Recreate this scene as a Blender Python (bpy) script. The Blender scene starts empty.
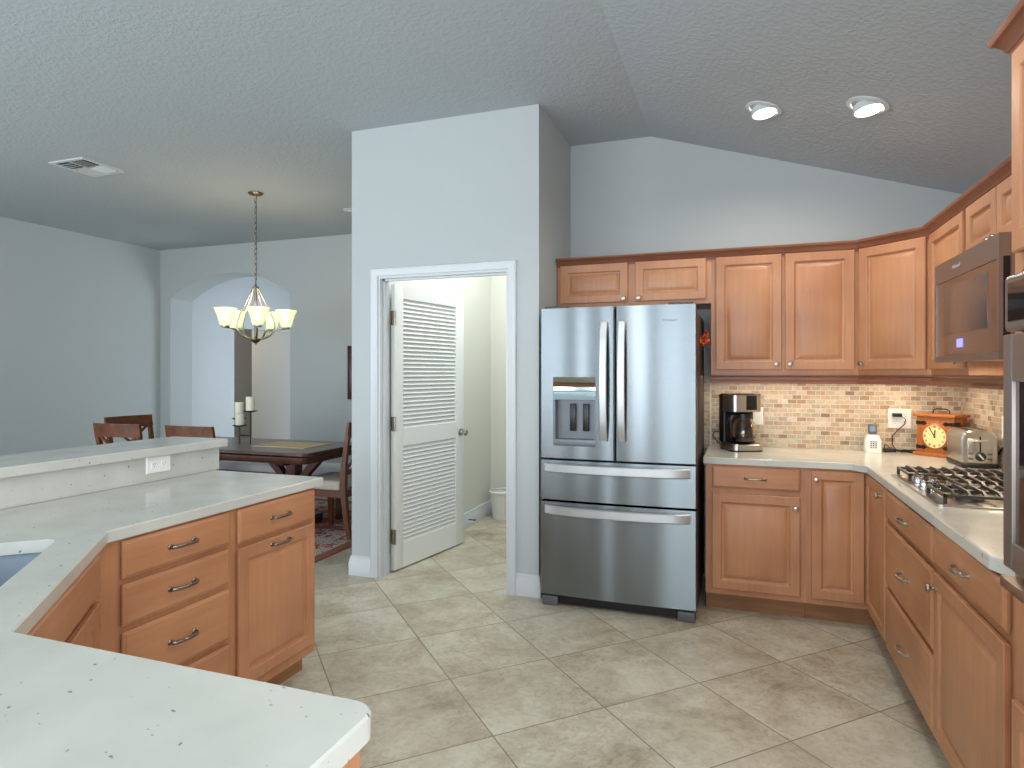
import bpy, bmesh, math, random
from mathutils import Matrix, Vector
R = math.radians
SC = bpy.context.scene
COL = SC.collection
rnd = random.Random(7)

# ------------------------------------------------------------------ camera
cam_d = bpy.data.cameras.new('camera')
cam = bpy.data.objects.new('camera', cam_d); COL.objects.link(cam)
cam.location = (0, 0, 1.41)
cam.rotation_euler = (R(90), 0, R(19.6))
cam_d.sensor_width = 36.0
cam_d.lens = 640 / 1024 * 36
cam_d.shift_y = -11 / 1024
cam_d.clip_start = 0.02
SC.camera = cam

# ------------------------------------------------------------------ world, light, exposure
SC.view_settings.view_transform = 'Standard'
SC.view_settings.look = 'None'
SC.view_settings.exposure = -0.08
SC.view_settings.gamma = 1.0
SC.view_settings.use_curve_mapping = False
W = bpy.data.worlds.new('sky'); SC.world = W; W.use_nodes = True
bg = W.node_tree.nodes['Background']
bg.inputs[0].default_value = (0.66, 0.81, 1.0, 1); bg.inputs[1].default_value = 1.2

def lamp(name, kind, loc, power, color, rot=(0, 0, 0), size=None, spot=None, radius=None):
    d = bpy.data.lights.new(name, kind); d.energy = power; d.color = color
    if kind == 'AREA':
        d.shape = 'RECTANGLE'; d.size, d.size_y = size
    if kind == 'SPOT':
        d.spot_size = R(spot); d.spot_blend = 0.6
    if radius is not None: d.shadow_soft_size = radius
    o = bpy.data.objects.new(name, d); COL.objects.link(o)
    o.location = loc; o.rotation_euler = rot
    return o
DAY = (0.875, 0.94, 1.0)
# daylight lamps at assumed openings of the unseen rear and left walls, plus added fill
lamp('daylight_rear_sliders', 'AREA', (-4.85, -3.36, 1.25), 150, DAY, (R(90), 0, 0), (2.8, 2.3))
for x0_, x1_ in ((-3.12, -2.80), (-2.35, -2.08), (-1.62, -1.02)):  # added strips of light, spaced to streak the refrigerator doors
    lamp('added_streak_light', 'AREA', ((x0_ + x1_) / 2, -3.36, 1.25), 82 * (x1_ - x0_), DAY, (R(90), 0, 0), (x1_ - x0_ - 0.04, 2.2))
lamp('daylight_rear_window', 'AREA', (0.0, -3.36, 1.6), 80, DAY, (R(90), 0, 0), (1.7, 1.4))
lamp('daylight_side_sliders', 'AREA', (-7.62, -0.9, 1.25), 120, DAY, (0, R(-90), 0), (2.3, 3.6))
lamp('added_fill_right', 'AREA', (1.36, -1.2, 1.45), 135, DAY, (0, R(90), 0), (1.9, 2.8))  # unseen, added to brighten the peninsula and left wall
# added fill spots without fixtures, above and behind the camera
for x_, y_, p_ in ((-0.85, 2.15, 34), (0.1, 2.15, 34), (-1.5, 0.3, 10), (0.2, -0.9, 14)):
    lamp('added_fill_spot', 'SPOT', (x_, y_, 2.78 if x_ > 0 else 3.04), p_, (1.0, 0.93, 0.84), (0, 0, 0), spot=140, radius=0.08)
WARM = (1.0, 0.82, 0.60)
lamp('under_cabinet_lamp_back', 'AREA', (0.22, 4.40, 1.395), 3.6, WARM, (0, 0, 0), (0.85, 0.05))
lamp('under_cabinet_lamp_corner', 'AREA', (0.95, 4.33, 1.395), 2.6, WARM, (0, 0, R(-45)), (0.35, 0.05))
lamp('under_cabinet_lamp_side', 'AREA', (1.12, 3.66, 1.395), 2.4, WARM, (0, 0, R(90)), (0.5, 0.05))
lamp('cooktop_lamp', 'AREA', (1.06, 2.98, 1.44), 4.0, WARM, (0, 0, R(90)), (0.5, 0.08))

# ------------------------------------------------------------------ materials
def lin(c):
    return tuple(((v / 255) / 12.92 if v / 255 <= 0.04045 else ((v / 255 + 0.055) / 1.055) ** 2.4) for v in c) + (1,)

def new_mat(name, col=(128, 128, 128), rough=0.5, metal=0.0, **kw):
    m = bpy.data.materials.new(name); m.use_nodes = True
    b = m.node_tree.nodes['Principled BSDF']
    b.inputs['Base Color'].default_value = lin(col)
    b.inputs['Roughness'].default_value = rough
    b.inputs['Metallic'].default_value = metal
    for k, v in kw.items():
        b.inputs[k.replace('_', ' ')].default_value = v
    return m

class NT:
    def __init__(s, m): s.t = m.node_tree; s.b = s.t.nodes['Principled BSDF']
    def n(s, typ, **kw):
        x = s.t.nodes.new(typ)
        for k, v in kw.items():
            if k.startswith('_'): setattr(x, k[1:], v)
            else: x.inputs[k].default_value = v
        return x
    def l(s, a, b): s.t.links.new(a, b)
    def coord(s, scale=(1, 1, 1), rot=(0, 0, 0), loc=(0, 0, 0)):
        c = s.n('ShaderNodeTexCoord'); mp = s.n('ShaderNodeMapping')
        mp.inputs['Scale'].default_value = scale; mp.inputs['Rotation'].default_value = rot; mp.inputs['Location'].default_value = loc
        s.l(c.outputs['Object'], mp.inputs['Vector']); return mp.outputs[0]
    def ramp(s, fac, stops):
        r = s.n('ShaderNodeValToRGB'); e = r.color_ramp.elements
        while len(e) < len(stops): e.new(0.5)
        for x, (p, c) in zip(e, stops): x.position = p; x.color = c if len(c) == 4 else lin(c)
        s.l(fac, r.inputs[0]); return r.outputs[0]
    def mix(s, fac, a, b, mode='MIX'):
        x = s.n('ShaderNodeMix', _data_type='RGBA', _blend_type=mode)
        for sock, v in ((x.inputs[0], fac), (x.inputs[6], a), (x.inputs[7], b)):
            if hasattr(v, 'is_output'): s.l(v, sock)
            else: sock.default_value = v if not isinstance(v, tuple) or len(v) == 4 else lin(v)
        return x.outputs[2]
    def math(s, op, a, b=None):
        x = s.n('ShaderNodeMath', _operation=op)
        for i, v in enumerate((a, b)):
            if v is None: continue
            if hasattr(v, 'is_output'): s.l(v, x.inputs[i])
            else: x.inputs[i].default_value = v
        return x.outputs[0]
    def bump(s, h, strength=0.2, dist=0.01):
        x = s.n('ShaderNodeBump', Strength=strength, Distance=dist); s.l(h, x.inputs['Height']); s.l(x.outputs[0], s.b.inputs['Normal'])
    def color(s, c): s.l(c, s.b.inputs['Base Color'])

def wood_mat(name, a, b, c, scale, rough=0.38):
    m = new_mat(name, a, rough); t = NT(m)
    v = t.coord(scale)
    n1 = t.n('ShaderNodeTexNoise', Scale=3.0, Detail=5.0, Roughness=0.6); t.l(v, n1.inputs['Vector'])
    n2 = t.n('ShaderNodeTexNoise', Scale=2.2, Detail=2.0); t.l(t.coord((1, 1, 1)), n2.inputs['Vector'])
    g = t.ramp(n1.outputs[0], [(0.3, a), (0.55, b), (0.75, c)])
    blot = t.ramp(n2.outputs[0], [(0.35, (226, 218, 214)), (0.65, (255, 255, 255))])
    t.color(t.mix(1.0, g, blot, 'MULTIPLY'))
    return m
M = {}
M['wood_v'] = wood_mat('maple_vertical_grain', (189, 134, 96), (196, 141, 102), (202, 147, 108), (14, 14, 1.2))
M['wood_h'] = wood_mat('maple_horizontal_grain', (189, 134, 96), (196, 141, 102), (202, 147, 108), (1.2, 14, 14))
M['wood_crown'] = wood_mat('shaded_maple_moulding', (132, 84, 61), (142, 92, 68), (150, 99, 74), (1.2, 14, 14))  # maple darkened, shadow on its ridges put into the colour
M['wood_dark'] = wood_mat('dark_walnut_stain', (58, 28, 18), (78, 40, 24), (98, 54, 32), (6, 6, 6), 0.3)
M['wood_top'] = wood_mat('table_top_sheen', (112, 101, 94), (124, 113, 106), (134, 123, 115), (2, 20, 20), 0.3)  # wall reflection on the top put into this paler, greyer brown
M['wood_chair'] = wood_mat('chair_brown_stain', (78, 40, 18), (108, 58, 28), (128, 74, 38), (6, 6, 6), 0.33)
M['wood_clock'] = wood_mat('honey_oak_clock', (166, 98, 44), (184, 114, 56), (194, 126, 66), (16, 16, 1.5), 0.4)
M['nickel'] = new_mat('brushed_nickel', (176, 168, 156), 0.32, 1.0)
M['pewter'] = new_mat('antique_pewter', (132, 124, 112), 0.36, 1.0)
M['chrome'] = new_mat('polished_chrome', (215, 218, 222), 0.1, 1.0)
M['iron'] = new_mat('grey_cast_iron', (74, 70, 66), 0.36, 0.5)
M['dark_iron'] = new_mat('wrought_iron', (62, 56, 52), 0.5, 0.5)
M['black'] = new_mat('black_plastic', (22, 22, 24), 0.35)
M['gray_plastic'] = new_mat('dark_grey_plastic', (92, 94, 98), 0.45)
M['white_plastic'] = new_mat('white_plastic', (236, 236, 232), 0.35)
M['gap'] = new_mat('dark_gasket', (30, 32, 36), 0.6)
M['white_paint'] = new_mat('white_semi_gloss_paint', (204, 209, 212), 0.35)
M['door_paint'] = new_mat('white_door_paint', (226, 228, 224), 0.4)
M['wax'] = new_mat('ivory_wax', (232, 228, 205), 0.5, Subsurface_Weight=0.2)
M['seat_cloth'] = new_mat('beige_upholstery', (188, 182, 168), 0.9)
M['bench_cloth'] = new_mat('pale_grey_upholstery', (226, 229, 233), 0.8)  # pale cloth, whitened further with window light put into its colour
M['glass_dark'] = new_mat('dark_appliance_glass', (40, 34, 32), 0.06, 0.0, Coat_Weight=0.5)
M['glass_brown'] = new_mat('brown_tinted_glass', (84, 66, 58), 0.12, 0.3, Coat_Weight=0.6)
M['window_mesh'] = new_mat('grey_window_mesh', (128, 112, 104), 0.22, 0.5)
M['orange'] = new_mat('orange_petals', (235, 70, 22), 0.6)
M['orange_light'] = new_mat('yellow_orange_petals', (250, 120, 30), 0.6)
M['dial'] = new_mat('cream_clock_dial', (240, 222, 160), 0.5)
M['dial_trim'] = new_mat('cream_stone_trim', (220, 210, 190), 0.4)
M['ink'] = new_mat('black_ink', (28, 24, 20), 0.6)
M['text_gray'] = new_mat('grey_lettering', (96, 104, 112), 0.4, 0.4)
M['text_silver'] = new_mat('silver_lettering', (220, 220, 224), 0.3, 0.5)
M['screen_blue'] = new_mat('blue_grey_lcd', (128, 152, 178), 0.25)
M['coffee'] = new_mat('brewed_coffee', (60, 34, 18), 0.15)
M['hall_paint'] = new_mat('hall_paint', (206, 211, 214), 0.85)
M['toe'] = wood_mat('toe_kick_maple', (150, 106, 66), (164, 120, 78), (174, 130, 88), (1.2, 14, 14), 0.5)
M['vent_dark'] = new_mat('dark_duct', (60, 70, 78), 0.7)

def emis(name, col, strength):
    m = new_mat(name, col, 0.5); b = m.node_tree.nodes['Principled BSDF']
    b.inputs['Emission Color'].default_value = lin(col); b.inputs['Emission Strength'].default_value = strength
    return m
M['lamp_lens'] = emis('lit_lamp_lens', (255, 250, 238), 6.0)
M['shade_glass'] = emis('lit_alabaster_glass', (226, 240, 206), 0.45)
_b = M['shade_glass'].node_tree.nodes['Principled BSDF']; _b.inputs['Transmission Weight'].default_value = 0.55; _b.inputs['Roughness'].default_value = 0.45; _b.inputs['Emission Strength'].default_value = 0.27
M['bulb'] = emis('lit_bulb', (255, 244, 220), 4.5)
M['display_blue'] = emis('lit_violet_display', (120, 120, 255), 2.2)

def glass_mat(name, col, rough=0.02):
    m = new_mat(name, col, rough); m.node_tree.nodes['Principled BSDF'].inputs['Transmission Weight'].default_value = 1.0
    return m
M['glass'] = glass_mat('clear_glass', (245, 240, 232))

def paint(name, col, bump_scale=None, strength=0.1, rough=0.85):
    m = new_mat(name, col, rough); t = NT(m)
    if bump_scale:
        n = t.n('ShaderNodeTexNoise', Scale=bump_scale, Detail=3.0, Roughness=0.55); t.l(t.coord(), n.inputs['Vector'])
        h = t.ramp(n.outputs[0], [(0.42, (0, 0, 0, 1)), (0.62, (1, 1, 1, 1))])
        t.bump(h, strength, 0.006)
    return m
M['wall'] = paint('pale_grey_wall_paint', (183, 189, 189), 90, 0.06)
M['room_wall'] = paint('pale_cream_wall_paint', (216, 217, 208), 90, 0.06)
M['ceiling'] = paint('knockdown_ceiling', (175, 184, 190), 46, 0.24)

def steel_mat():
    m = new_mat('brushed_stainless', (134, 142, 146), 0.3, 1.0); t = NT(m)
    v = t.coord((1.5, 1.5, 220))
    n = t.n('ShaderNodeTexNoise', Scale=4.0, Detail=2.0); t.l(v, n.inputs['Vector'])
    t.l(t.ramp(n.outputs[0], [(0.3, (0.23, 0.23, 0.23, 1)), (0.7, (0.27, 0.27, 0.27, 1))]), t.b.inputs['Roughness'])
    t.b.inputs['Anisotropic'].default_value = 1.0
    tg = t.n('ShaderNodeCombineXYZ', X=0.0, Y=0.0, Z=1.0); t.l(tg.outputs[0], t.b.inputs['Tangent'])
    return m
M['steel'] = steel_mat()
M['steel_handle'] = new_mat('bright_brushed_steel', (198, 202, 204), 0.45, 0.9)
M['niche'] = new_mat('grey_dispenser_plastic', (112, 118, 124), 0.4, 0.3)
M['steel_sink'] = new_mat('sink_stainless', (88, 96, 104), 0.4, 1.0)
M['steel_plain'] = new_mat('satin_stainless', (186, 184, 180), 0.28, 1.0)
M['steel_dark'] = new_mat('grey_steel_case', (84, 80, 80), 0.45, 0.6)
M['steel_bronze'] = new_mat('warm_stainless', (156, 145, 138), 0.42, 0.9)
M['mirror'] = new_mat('mirror_display', (200, 215, 220), 0.08, 1.0)

def quartz():
    m = new_mat('speckled_white_quartz', (216, 216, 208), 0.16); t = NT(m)
    v = t.coord((1, 1, 1), (0.3, 0.2, 0.6))
    dis = t.n('ShaderNodeTexNoise', Scale=60.0, Detail=2.0); t.l(v, dis.inputs['Vector'])
    ad = t.n('ShaderNodeVectorMath', _operation='MULTIPLY_ADD'); t.l(dis.outputs['Color'], ad.inputs[0]); ad.inputs[1].default_value = (0.014, 0.014, 0.014); t.l(v, ad.inputs[2])
    sk = t.n('ShaderNodeMapping'); sk.inputs['Scale'].default_value = (1, 1.7, 1.3); t.l(ad.outputs[0], sk.inputs['Vector'])
    def specks(scale, size, keep):
        vo = t.n('ShaderNodeTexVoronoi', Scale=scale); t.l(sk.outputs[0], vo.inputs['Vector'])
        sep = t.n('ShaderNodeSeparateColor'); t.l(vo.outputs['Color'], sep.inputs[0])
        pick = t.math('LESS_THAN', sep.outputs[0], keep)
        near = t.math('LESS_THAN', vo.outputs['Distance'], t.math('MULTIPLY', sep.outputs[1], size))
        return t.math('MULTIPLY', pick, near)
    a = specks(21, 0.13, 0.7); b = specks(38, 0.17, 0.45)
    big = t.n('ShaderNodeTexNoise', Scale=5.0, Detail=4.0); t.l(v, big.inputs['Vector'])
    base = t.ramp(big.outputs[0], [(0.35, (190, 192, 184)), (0.65, (202, 203, 195))])
    c = t.mix(t.math('MULTIPLY', a, 0.85), base, (112, 112, 110))
    c = t.mix(t.math('MULTIPLY', b, 0.5), c, (120, 116, 108))
    t.color(c); return m
M['quartz'] = quartz()

def floor_tile():
    m = new_mat('travertine_floor_tile', (170, 165, 150), 0.38); t = NT(m)
    a = R(44.4); s = 0.5098
    c0 = t.n('ShaderNodeTexCoord')
    mp = t.n('ShaderNodeMapping', _vector_type='TEXTURE'); mp.inputs['Location'].default_value = (-0.895, 3.037, 0); mp.inputs['Rotation'].default_value = (0, 0, a)
    t.l(c0.outputs['Object'], mp.inputs['Vector'])
    br = t.n('ShaderNodeTexBrick', _offset=0.0, _squash=1.0, Scale=1.0)
    br.inputs['Mortar Size'].default_value = 0.0032; br.inputs['Mortar Smooth'].default_value = 0.15; br.inputs['Brick Width'].default_value = s; br.inputs['Row Height'].default_value = s
    br.inputs['Color1'].default_value = (0.0, 0.0, 0.0, 1); br.inputs['Color2'].default_value = (1, 1, 1, 1); br.inputs['Mortar'].default_value = (0.5, 0.5, 0.5, 1)
    t.l(mp.outputs[0], br.inputs['Vector'])
    off = t.n('ShaderNodeVectorMath', _operation='MULTIPLY_ADD'); t.l(br.outputs['Color'], off.inputs[0]); off.inputs[1].default_value = (7, 5, 3); t.l(mp.outputs[0], off.inputs[2])
    n1 = t.n('ShaderNodeTexNoise', Scale=3.2, Detail=7.0, Roughness=0.68, Distortion=0.4); t.l(off.outputs[0], n1.inputs['Vector'])
    n2 = t.n('ShaderNodeTexNoise', Scale=26.0, Detail=5.0, Roughness=0.7, Distortion=1.2); t.l(off.outputs[0], n2.inputs['Vector'])
    n3 = t.n('ShaderNodeTexNoise', Scale=1.6, Detail=3.0); t.l(off.outputs[0], n3.inputs['Vector'])
    base = t.ramp(n1.outputs[0], [(0.3, (160, 150, 130)), (0.44, (186, 179, 161)), (0.58, (202, 199, 184)), (0.75, (214, 212, 200))])
    fine = t.ramp(n2.outputs[0], [(0.34, (218, 210, 196)), (0.55, (255, 255, 255))])
    f = t.math('MULTIPLY', t.math('SUBTRACT', 1.0, n3.outputs[0]), 1.3)
    c = t.mix(f, base, t.mix(1.0, base, fine, 'MULTIPLY'))
    tint = t.ramp(br.outputs['Color'], [(0.0, (250, 248, 243)), (1.0, (255, 255, 252))])
    c = t.mix(1.0, c, tint, 'MULTIPLY')
    c = t.mix(br.outputs['Fac'], c, (136, 126, 108))
    t.color(c)
    inv = t.math('SUBTRACT', 1.0, br.outputs['Fac'])
    t.bump(t.math('ADD', inv, t.math('MULTIPLY', n2.outputs[0], 0.12)), 0.5, 0.0025)
    return m
M['floor'] = floor_tile()

def mosaic(name, axis):
    m = new_mat(name, (200, 180, 150), 0.35); t = NT(m)
    c0 = t.n('ShaderNodeTexCoord'); sp = t.n('ShaderNodeSeparateXYZ'); t.l(c0.outputs['Object'], sp.inputs[0])
    cb = t.n('ShaderNodeCombineXYZ'); t.l(sp.outputs[axis], cb.inputs[0]); t.l(sp.outputs[2], cb.inputs[1])
    br = t.n('ShaderNodeTexBrick', _offset=0.5, Scale=1.0)
    br.inputs['Mortar Size'].default_value = 0.0018; br.inputs['Mortar Smooth'].default_value = 0.2; br.inputs['Brick Width'].default_value = 0.057; br.inputs['Row Height'].default_value = 0.0292
    br.inputs['Color1'].default_value = (0, 0, 0, 1); br.inputs['Color2'].default_value = (1, 1, 1, 1); br.inputs['Mortar'].default_value = (0.5, 0.5, 0.5, 1)
    t.l(cb.outputs[0], br.inputs['Vector'])
    n = t.n('ShaderNodeTexNoise', Scale=38.0, Detail=4.0, Distortion=1.5); t.l(cb.outputs[0], n.inputs['Vector'])
    fac = t.math('ADD', t.math('MULTIPLY', br.outputs['Color'], 0.8), t.math('MULTIPLY', n.outputs[0], 0.28))
    c = t.ramp(fac, [(0.1, (128, 106, 88)), (0.26, (168, 142, 116)), (0.4, (190, 172, 146)), (0.52, (160, 152, 138)), (0.64, (204, 190, 166)), (0.78, (176, 148, 122)), (0.95, (206, 198, 184))])
    c = t.mix(br.outputs['Fac'], c, (208, 200, 184))
    t.color(c)
    t.bump(t.math('SUBTRACT', 1.0, br.outputs['Fac']), 0.4, 0.002)
    return m
M['mosaic_x'] = mosaic('glass_stone_mosaic_back', 0)
M['mosaic_y'] = mosaic('glass_stone_mosaic_side', 1)

def rug_mat():
    m = new_mat('persian_rug_wool', (150, 60, 46), 0.95); t = NT(m)
    v = t.coord((1, 1, 1))
    vo = t.n('ShaderNodeTexVoronoi', Scale=9.0, _feature='F1'); t.l(v, vo.inputs['Vector'])
    n = t.n('ShaderNodeTexNoise', Scale=22.0, Detail=4.0, Distortion=2.0); t.l(v, n.inputs['Vector'])
    fac = t.math('ADD', t.math('MULTIPLY', vo.outputs['Distance'], 0.7), t.math('MULTIPLY', n.outputs[0], 0.75))
    field = t.ramp(fac, [(0.3, (58, 40, 52)), (0.42, (146, 62, 48)), (0.56, (172, 92, 70)), (0.62, (206, 192, 176)), (0.72, (90, 76, 92)), (0.85, (158, 74, 56))])
    bord = t.ramp(fac, [(0.32, (70, 44, 52)), (0.5, (206, 198, 186)), (0.62, (120, 96, 100)), (0.74, (214, 206, 194)), (0.85, (140, 62, 50))])
    sp = t.n('ShaderNodeSeparateXYZ'); c0 = t.n('ShaderNodeTexCoord'); t.l(c0.outputs['Object'], sp.inputs[0])
    ex = t.math('SUBTRACT', 1.35, t.math('ABSOLUTE', sp.outputs[0])); ey = t.math('SUBTRACT', 1.15, t.math('ABSOLUTE', sp.outputs[1]))
    e = t.math('MINIMUM', ex, ey)
    inner = t.math('LESS_THAN', e, 0.42); outer = t.math('LESS_THAN', e, 0.09)
    c = t.mix(inner, field, bord); c = t.mix(outer, c, (140, 84, 68))
    t.color(c); return m
M['rug'] = rug_mat()

def woven():
    m = new_mat('woven_straw', (206, 178, 128), 0.9); t = NT(m)
    w = t.n('ShaderNodeTexWave', Scale=40.0, Distortion=0.4, _bands_direction='X'); t.l(t.coord(), w.inputs['Vector'])
    t.color(t.ramp(w.outputs[0], [(0.2, (196, 170, 130)), (0.8, (232, 212, 178))])); return m
M['woven'] = woven()

# ------------------------------------------------------------------ mesh helpers
class MB:
    def __init__(s, M=None): s.bm = bmesh.new(); s.M = M or Matrix()
    def v(s, p): return s.bm.verts.new(s.M @ Vector(p))
    def loft(s, loops, cap0=True, cap1=True, closed=True, wrap=False):
        L = [[s.v(p) for p in lp] for lp in loops]
        n = len(L[0])
        pairs = list(zip(L, L[1:])) + ([(L[-1], L[0])] if wrap else [])
        for a, b in pairs:
            for i in range(n if closed else n - 1):
                j = (i + 1) % n
                try: s.bm.faces.new((a[i], a[j], b[j], b[i]))
                except ValueError: pass
        if cap0 and not wrap: s.bm.faces.new(L[0][::-1])
        if cap1 and not wrap: s.bm.faces.new(L[-1])
        return s
    def box(s, a, b, bev=0.0, seg=2):
        x0, y0, z0 = a; x1, y1, z1 = b
        if bev <= 0:
            return s.loft([[(x0, y0, z0), (x1, y0, z0), (x1, y1, z0), (x0, y1, z0)], [(x0, y0, z1), (x1, y0, z1), (x1, y1, z1), (x0, y1, z1)]])
        t = bmesh.new(); bmesh.ops.create_cube(t, size=1)
        for q in t.verts: q.co = Vector(((x0 + x1) / 2 + q.co.x * (x1 - x0), (y0 + y1) / 2 + q.co.y * (y1 - y0), (z0 + z1) / 2 + q.co.z * (z1 - z0)))
        bmesh.ops.bevel(t, geom=list(t.edges), offset=bev, segments=seg, profile=0.5, affect='EDGES')
        mp = {q: s.v(q.co) for q in t.verts}
        for f in t.faces: s.bm.faces.new([mp[q] for q in f.verts])
        t.free(); return s
    def prism(s, poly, z0, z1, hole=None, ease=0.0):
        """poly (x,y) extruded z0..z1, optional hole, optional eased top edge"""
        if hole is None:
            lp = [[(x, y, z0) for x, y in poly]]
            if ease:
                ins = inset(poly, ease)
                lp += [[(x, y, z1 - ease) for x, y in poly], [(x, y, z1) for x, y in ins]]
            else: lp += [[(x, y, z1) for x, y in poly]]
            return s.loft(lp)
        top_o = inset(poly, ease) if ease else poly
        rows = []
        for z, outer in ((z1, top_o), (z0, poly)):
            vo = [s.v((x, y, z)) for x, y in outer]; vh = [s.v((x, y, z)) for x, y in hole]
            es = [s.bm.edges.new((vv[i], vv[(i + 1) % len(vv)])) for vv in (vo, vh) for i in range(len(vv))]
            bmesh.ops.triangle_fill(s.bm, edges=es, use_beauty=True)
            rows.append((vo, vh))
        mid = [s.v((x, y, z1 - ease)) for x, y in poly] if ease else None
        def band(a, b):
            for i in range(len(a)):
                j = (i + 1) % len(a); s.bm.faces.new((a[i], a[j], b[j], b[i]))
        if mid: band(rows[0][0], mid); band(mid, rows[1][0])
        else: band(rows[0][0], rows[1][0])
        band(rows[0][1], rows[1][1]); return s
    def tube(s, path, r, n=8, cap=True, squash=None):
        P = [Vector(p) for p in path]; rs = r if isinstance(r, (list, tuple)) else [r] * len(P)
        loops = []; ref = None
        for i, p in enumerate(P):
            d = (P[min(i + 1, len(P) - 1)] - P[max(i - 1, 0)]).normalized()
            if ref is None:
                ref = Vector((0, 0, 1)) if abs(d.z) < 0.9 else Vector((1, 0, 0))
            a = (ref - d * ref.dot(d)).normalized(); b = d.cross(a); ref = a
            k = squash or 1.0
            loops.append([p + (a * math.cos(2 * math.pi * j / n) + b * math.sin(2 * math.pi * j / n) * k) * rs[i] for j in range(n)])
        return s.loft(loops, cap, cap)
    def lathe(s, prof, n=20, T=None, cap0=True, cap1=True, squash=(1, 1)):
        T = T or Matrix()
        loops = [[T @ Vector((r * math.cos(2 * math.pi * j / n) * squash[0], r * math.sin(2 * math.pi * j / n) * squash[1], z)) for j in range(n)] for r, z in prof]
        return s.loft(loops, cap0, cap1)
    def sweep(s, path, prof, cap=True):
        """open path of (x,y); prof list of (out,z); out is to the right-hand side of travel"""
        loops = []
        P = [Vector((x, y)) for x, y in path]
        for i, p in enumerate(P):
            def nrm(a, b): d = (b - a).normalized(); return Vector((d.y, -d.x))
            n0 = nrm(P[i - 1], p) if i > 0 else None; n1 = nrm(p, P[i + 1]) if i < len(P) - 1 else None
            if n0 is None: m = n1
            elif n1 is None: m = n0
            else: m = (n0 + n1) / (1 + n0.dot(n1))
            loops.append([(p.x + m.x * o, p.y + m.y * o, z) for o, z in prof])
        return s.loft(loops, cap, cap)
    def sphere(s, c, r, sc=(1, 1, 1), u=14, w=9):
        prof = [(max(1e-4, math.sin(math.pi * i / w)) * r, -math.cos(math.pi * i / w) * r) for i in range(w + 1)]
        return s.lathe(prof, u, Matrix.Translation(c) @ Matrix.Diagonal((*sc, 1)))
    def build(s, name, mat, parent=None, ang=35, loc=None):
        bmesh.ops.recalc_face_normals(s.bm, faces=s.bm.faces)
        for e in s.bm.edges:
            if len(e.link_faces) == 2 and e.calc_face_angle(0) > R(ang): e.smooth = False
        for f in s.bm.faces: f.smooth = True
        me = bpy.data.meshes.new(name)
        if loc is not None:
            for q in s.bm.verts: q.co -= Vector(loc)
        s.bm.to_mesh(me); s.bm.free()
        me.materials.append(M[mat] if isinstance(mat, str) else mat)
        o = bpy.data.objects.new(name, me); COL.objects.link(o)
        if parent is not None: o.parent = parent
        if loc is not None: o.location = loc
        return o

def inset(poly, d):
    n = len(poly); A = sum(poly[i][0] * poly[(i + 1) % n][1] - poly[(i + 1) % n][0] * poly[i][1] for i in range(n))
    sg = 1 if A > 0 else -1; out = []
    for i in range(n):
        p, q, r = Vector(poly[i - 1]), Vector(poly[i]), Vector(poly[(i + 1) % n])
        a = (q - p).normalized(); b = (r - q).normalized()
        na = Vector((-a.y, a.x)) * sg; nb = Vector((-b.y, b.x)) * sg
        m = (na + nb) / max(0.2, 1 + na.dot(nb)); out.append((q.x + m.x * d, q.y + m.y * d))
    return out

def fillet(pts):
    """pts of (x,y,r): rounded polygon"""
    out = []; n = len(pts)
    for i, (x, y, r) in enumerate(pts):
        if r <= 0: out.append((x, y)); continue
        q = Vector((x, y)); p = Vector(pts[i - 1][:2]); s = Vector(pts[(i + 1) % n][:2])
        a = (p - q).normalized(); b = (s - q).normalized()
        th = a.angle(b); t = r / math.tan(th / 2); c = q + (a + b).normalized() * (r / math.sin(th / 2))
        p0 = q + a * t; p1 = q + b * t; v0 = p0 - c; tot = v0.angle_signed(p1 - c)
        for k in range(7):
            w = v0.copy(); w.rotate(Matrix.Rotation(-tot * k / 6, 2)); out.append((c.x + w.x, c.y + w.y))
    return out

def thing(name, label, cat, loc=(0, 0, 0), rz=0.0, group=None):
    o = bpy.data.objects.new(name, None); COL.objects.link(o); o.empty_display_size = 0.05
    o.location = loc; o.rotation_euler = (0, 0, R(rz)); return tag(o, label, cat, group)
def tag(o, label, cat, group=None):
    o['label'] = label; o['category'] = cat
    if group: o['group'] = group
    return o
def struct(o):
    o['kind'] = 'structure'; return o
def relink(o, parent): o.parent = parent; return o
def copy_tree(root, loc, rz, label, group=None):
    r = root.copy(); COL.objects.link(r); r.location = loc; r.rotation_euler = (0, 0, R(rz)); r['label'] = label
    if group: r['group'] = group
    for ch in list(root.children):
        c = ch.copy(); COL.objects.link(c); c.parent = r
        for g in list(ch.children):
            d = g.copy(); COL.objects.link(d); d.parent = c
    return r
RX90 = Matrix.Rotation(R(90), 4, 'X')     # lathe axis z -> -y

H = 3.10          # flat ceiling
YB, XR = 4.64, 1.29   # kitchen back wall, right wall
def slope(x): return H - 0.312 * (x + 0.6)

# ------------------------------------------------------------------ room shell
struct(MB().box((-10.2, -3.5, -0.1), (1.45, 11.5, 0.0)).build('floor', 'floor'))
cb = MB()
cb.box((-10.2, -3.5, H), (-2.45, 11.5, H + 0.1)); cb.box((-2.45, -3.5, H), (-0.6, 6.1, H + 0.1))
cb.loft([[(-0.6, y, H), (XR + 0.15, y, slope(XR + 0.15)), (XR + 0.15, y, slope(XR + 0.15) + 0.1), (-0.6, y, H + 0.1)] for y in (-3.5, YB + 0.1)])
struct(cb.build('ceiling', 'ceiling', ang=8))
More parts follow.
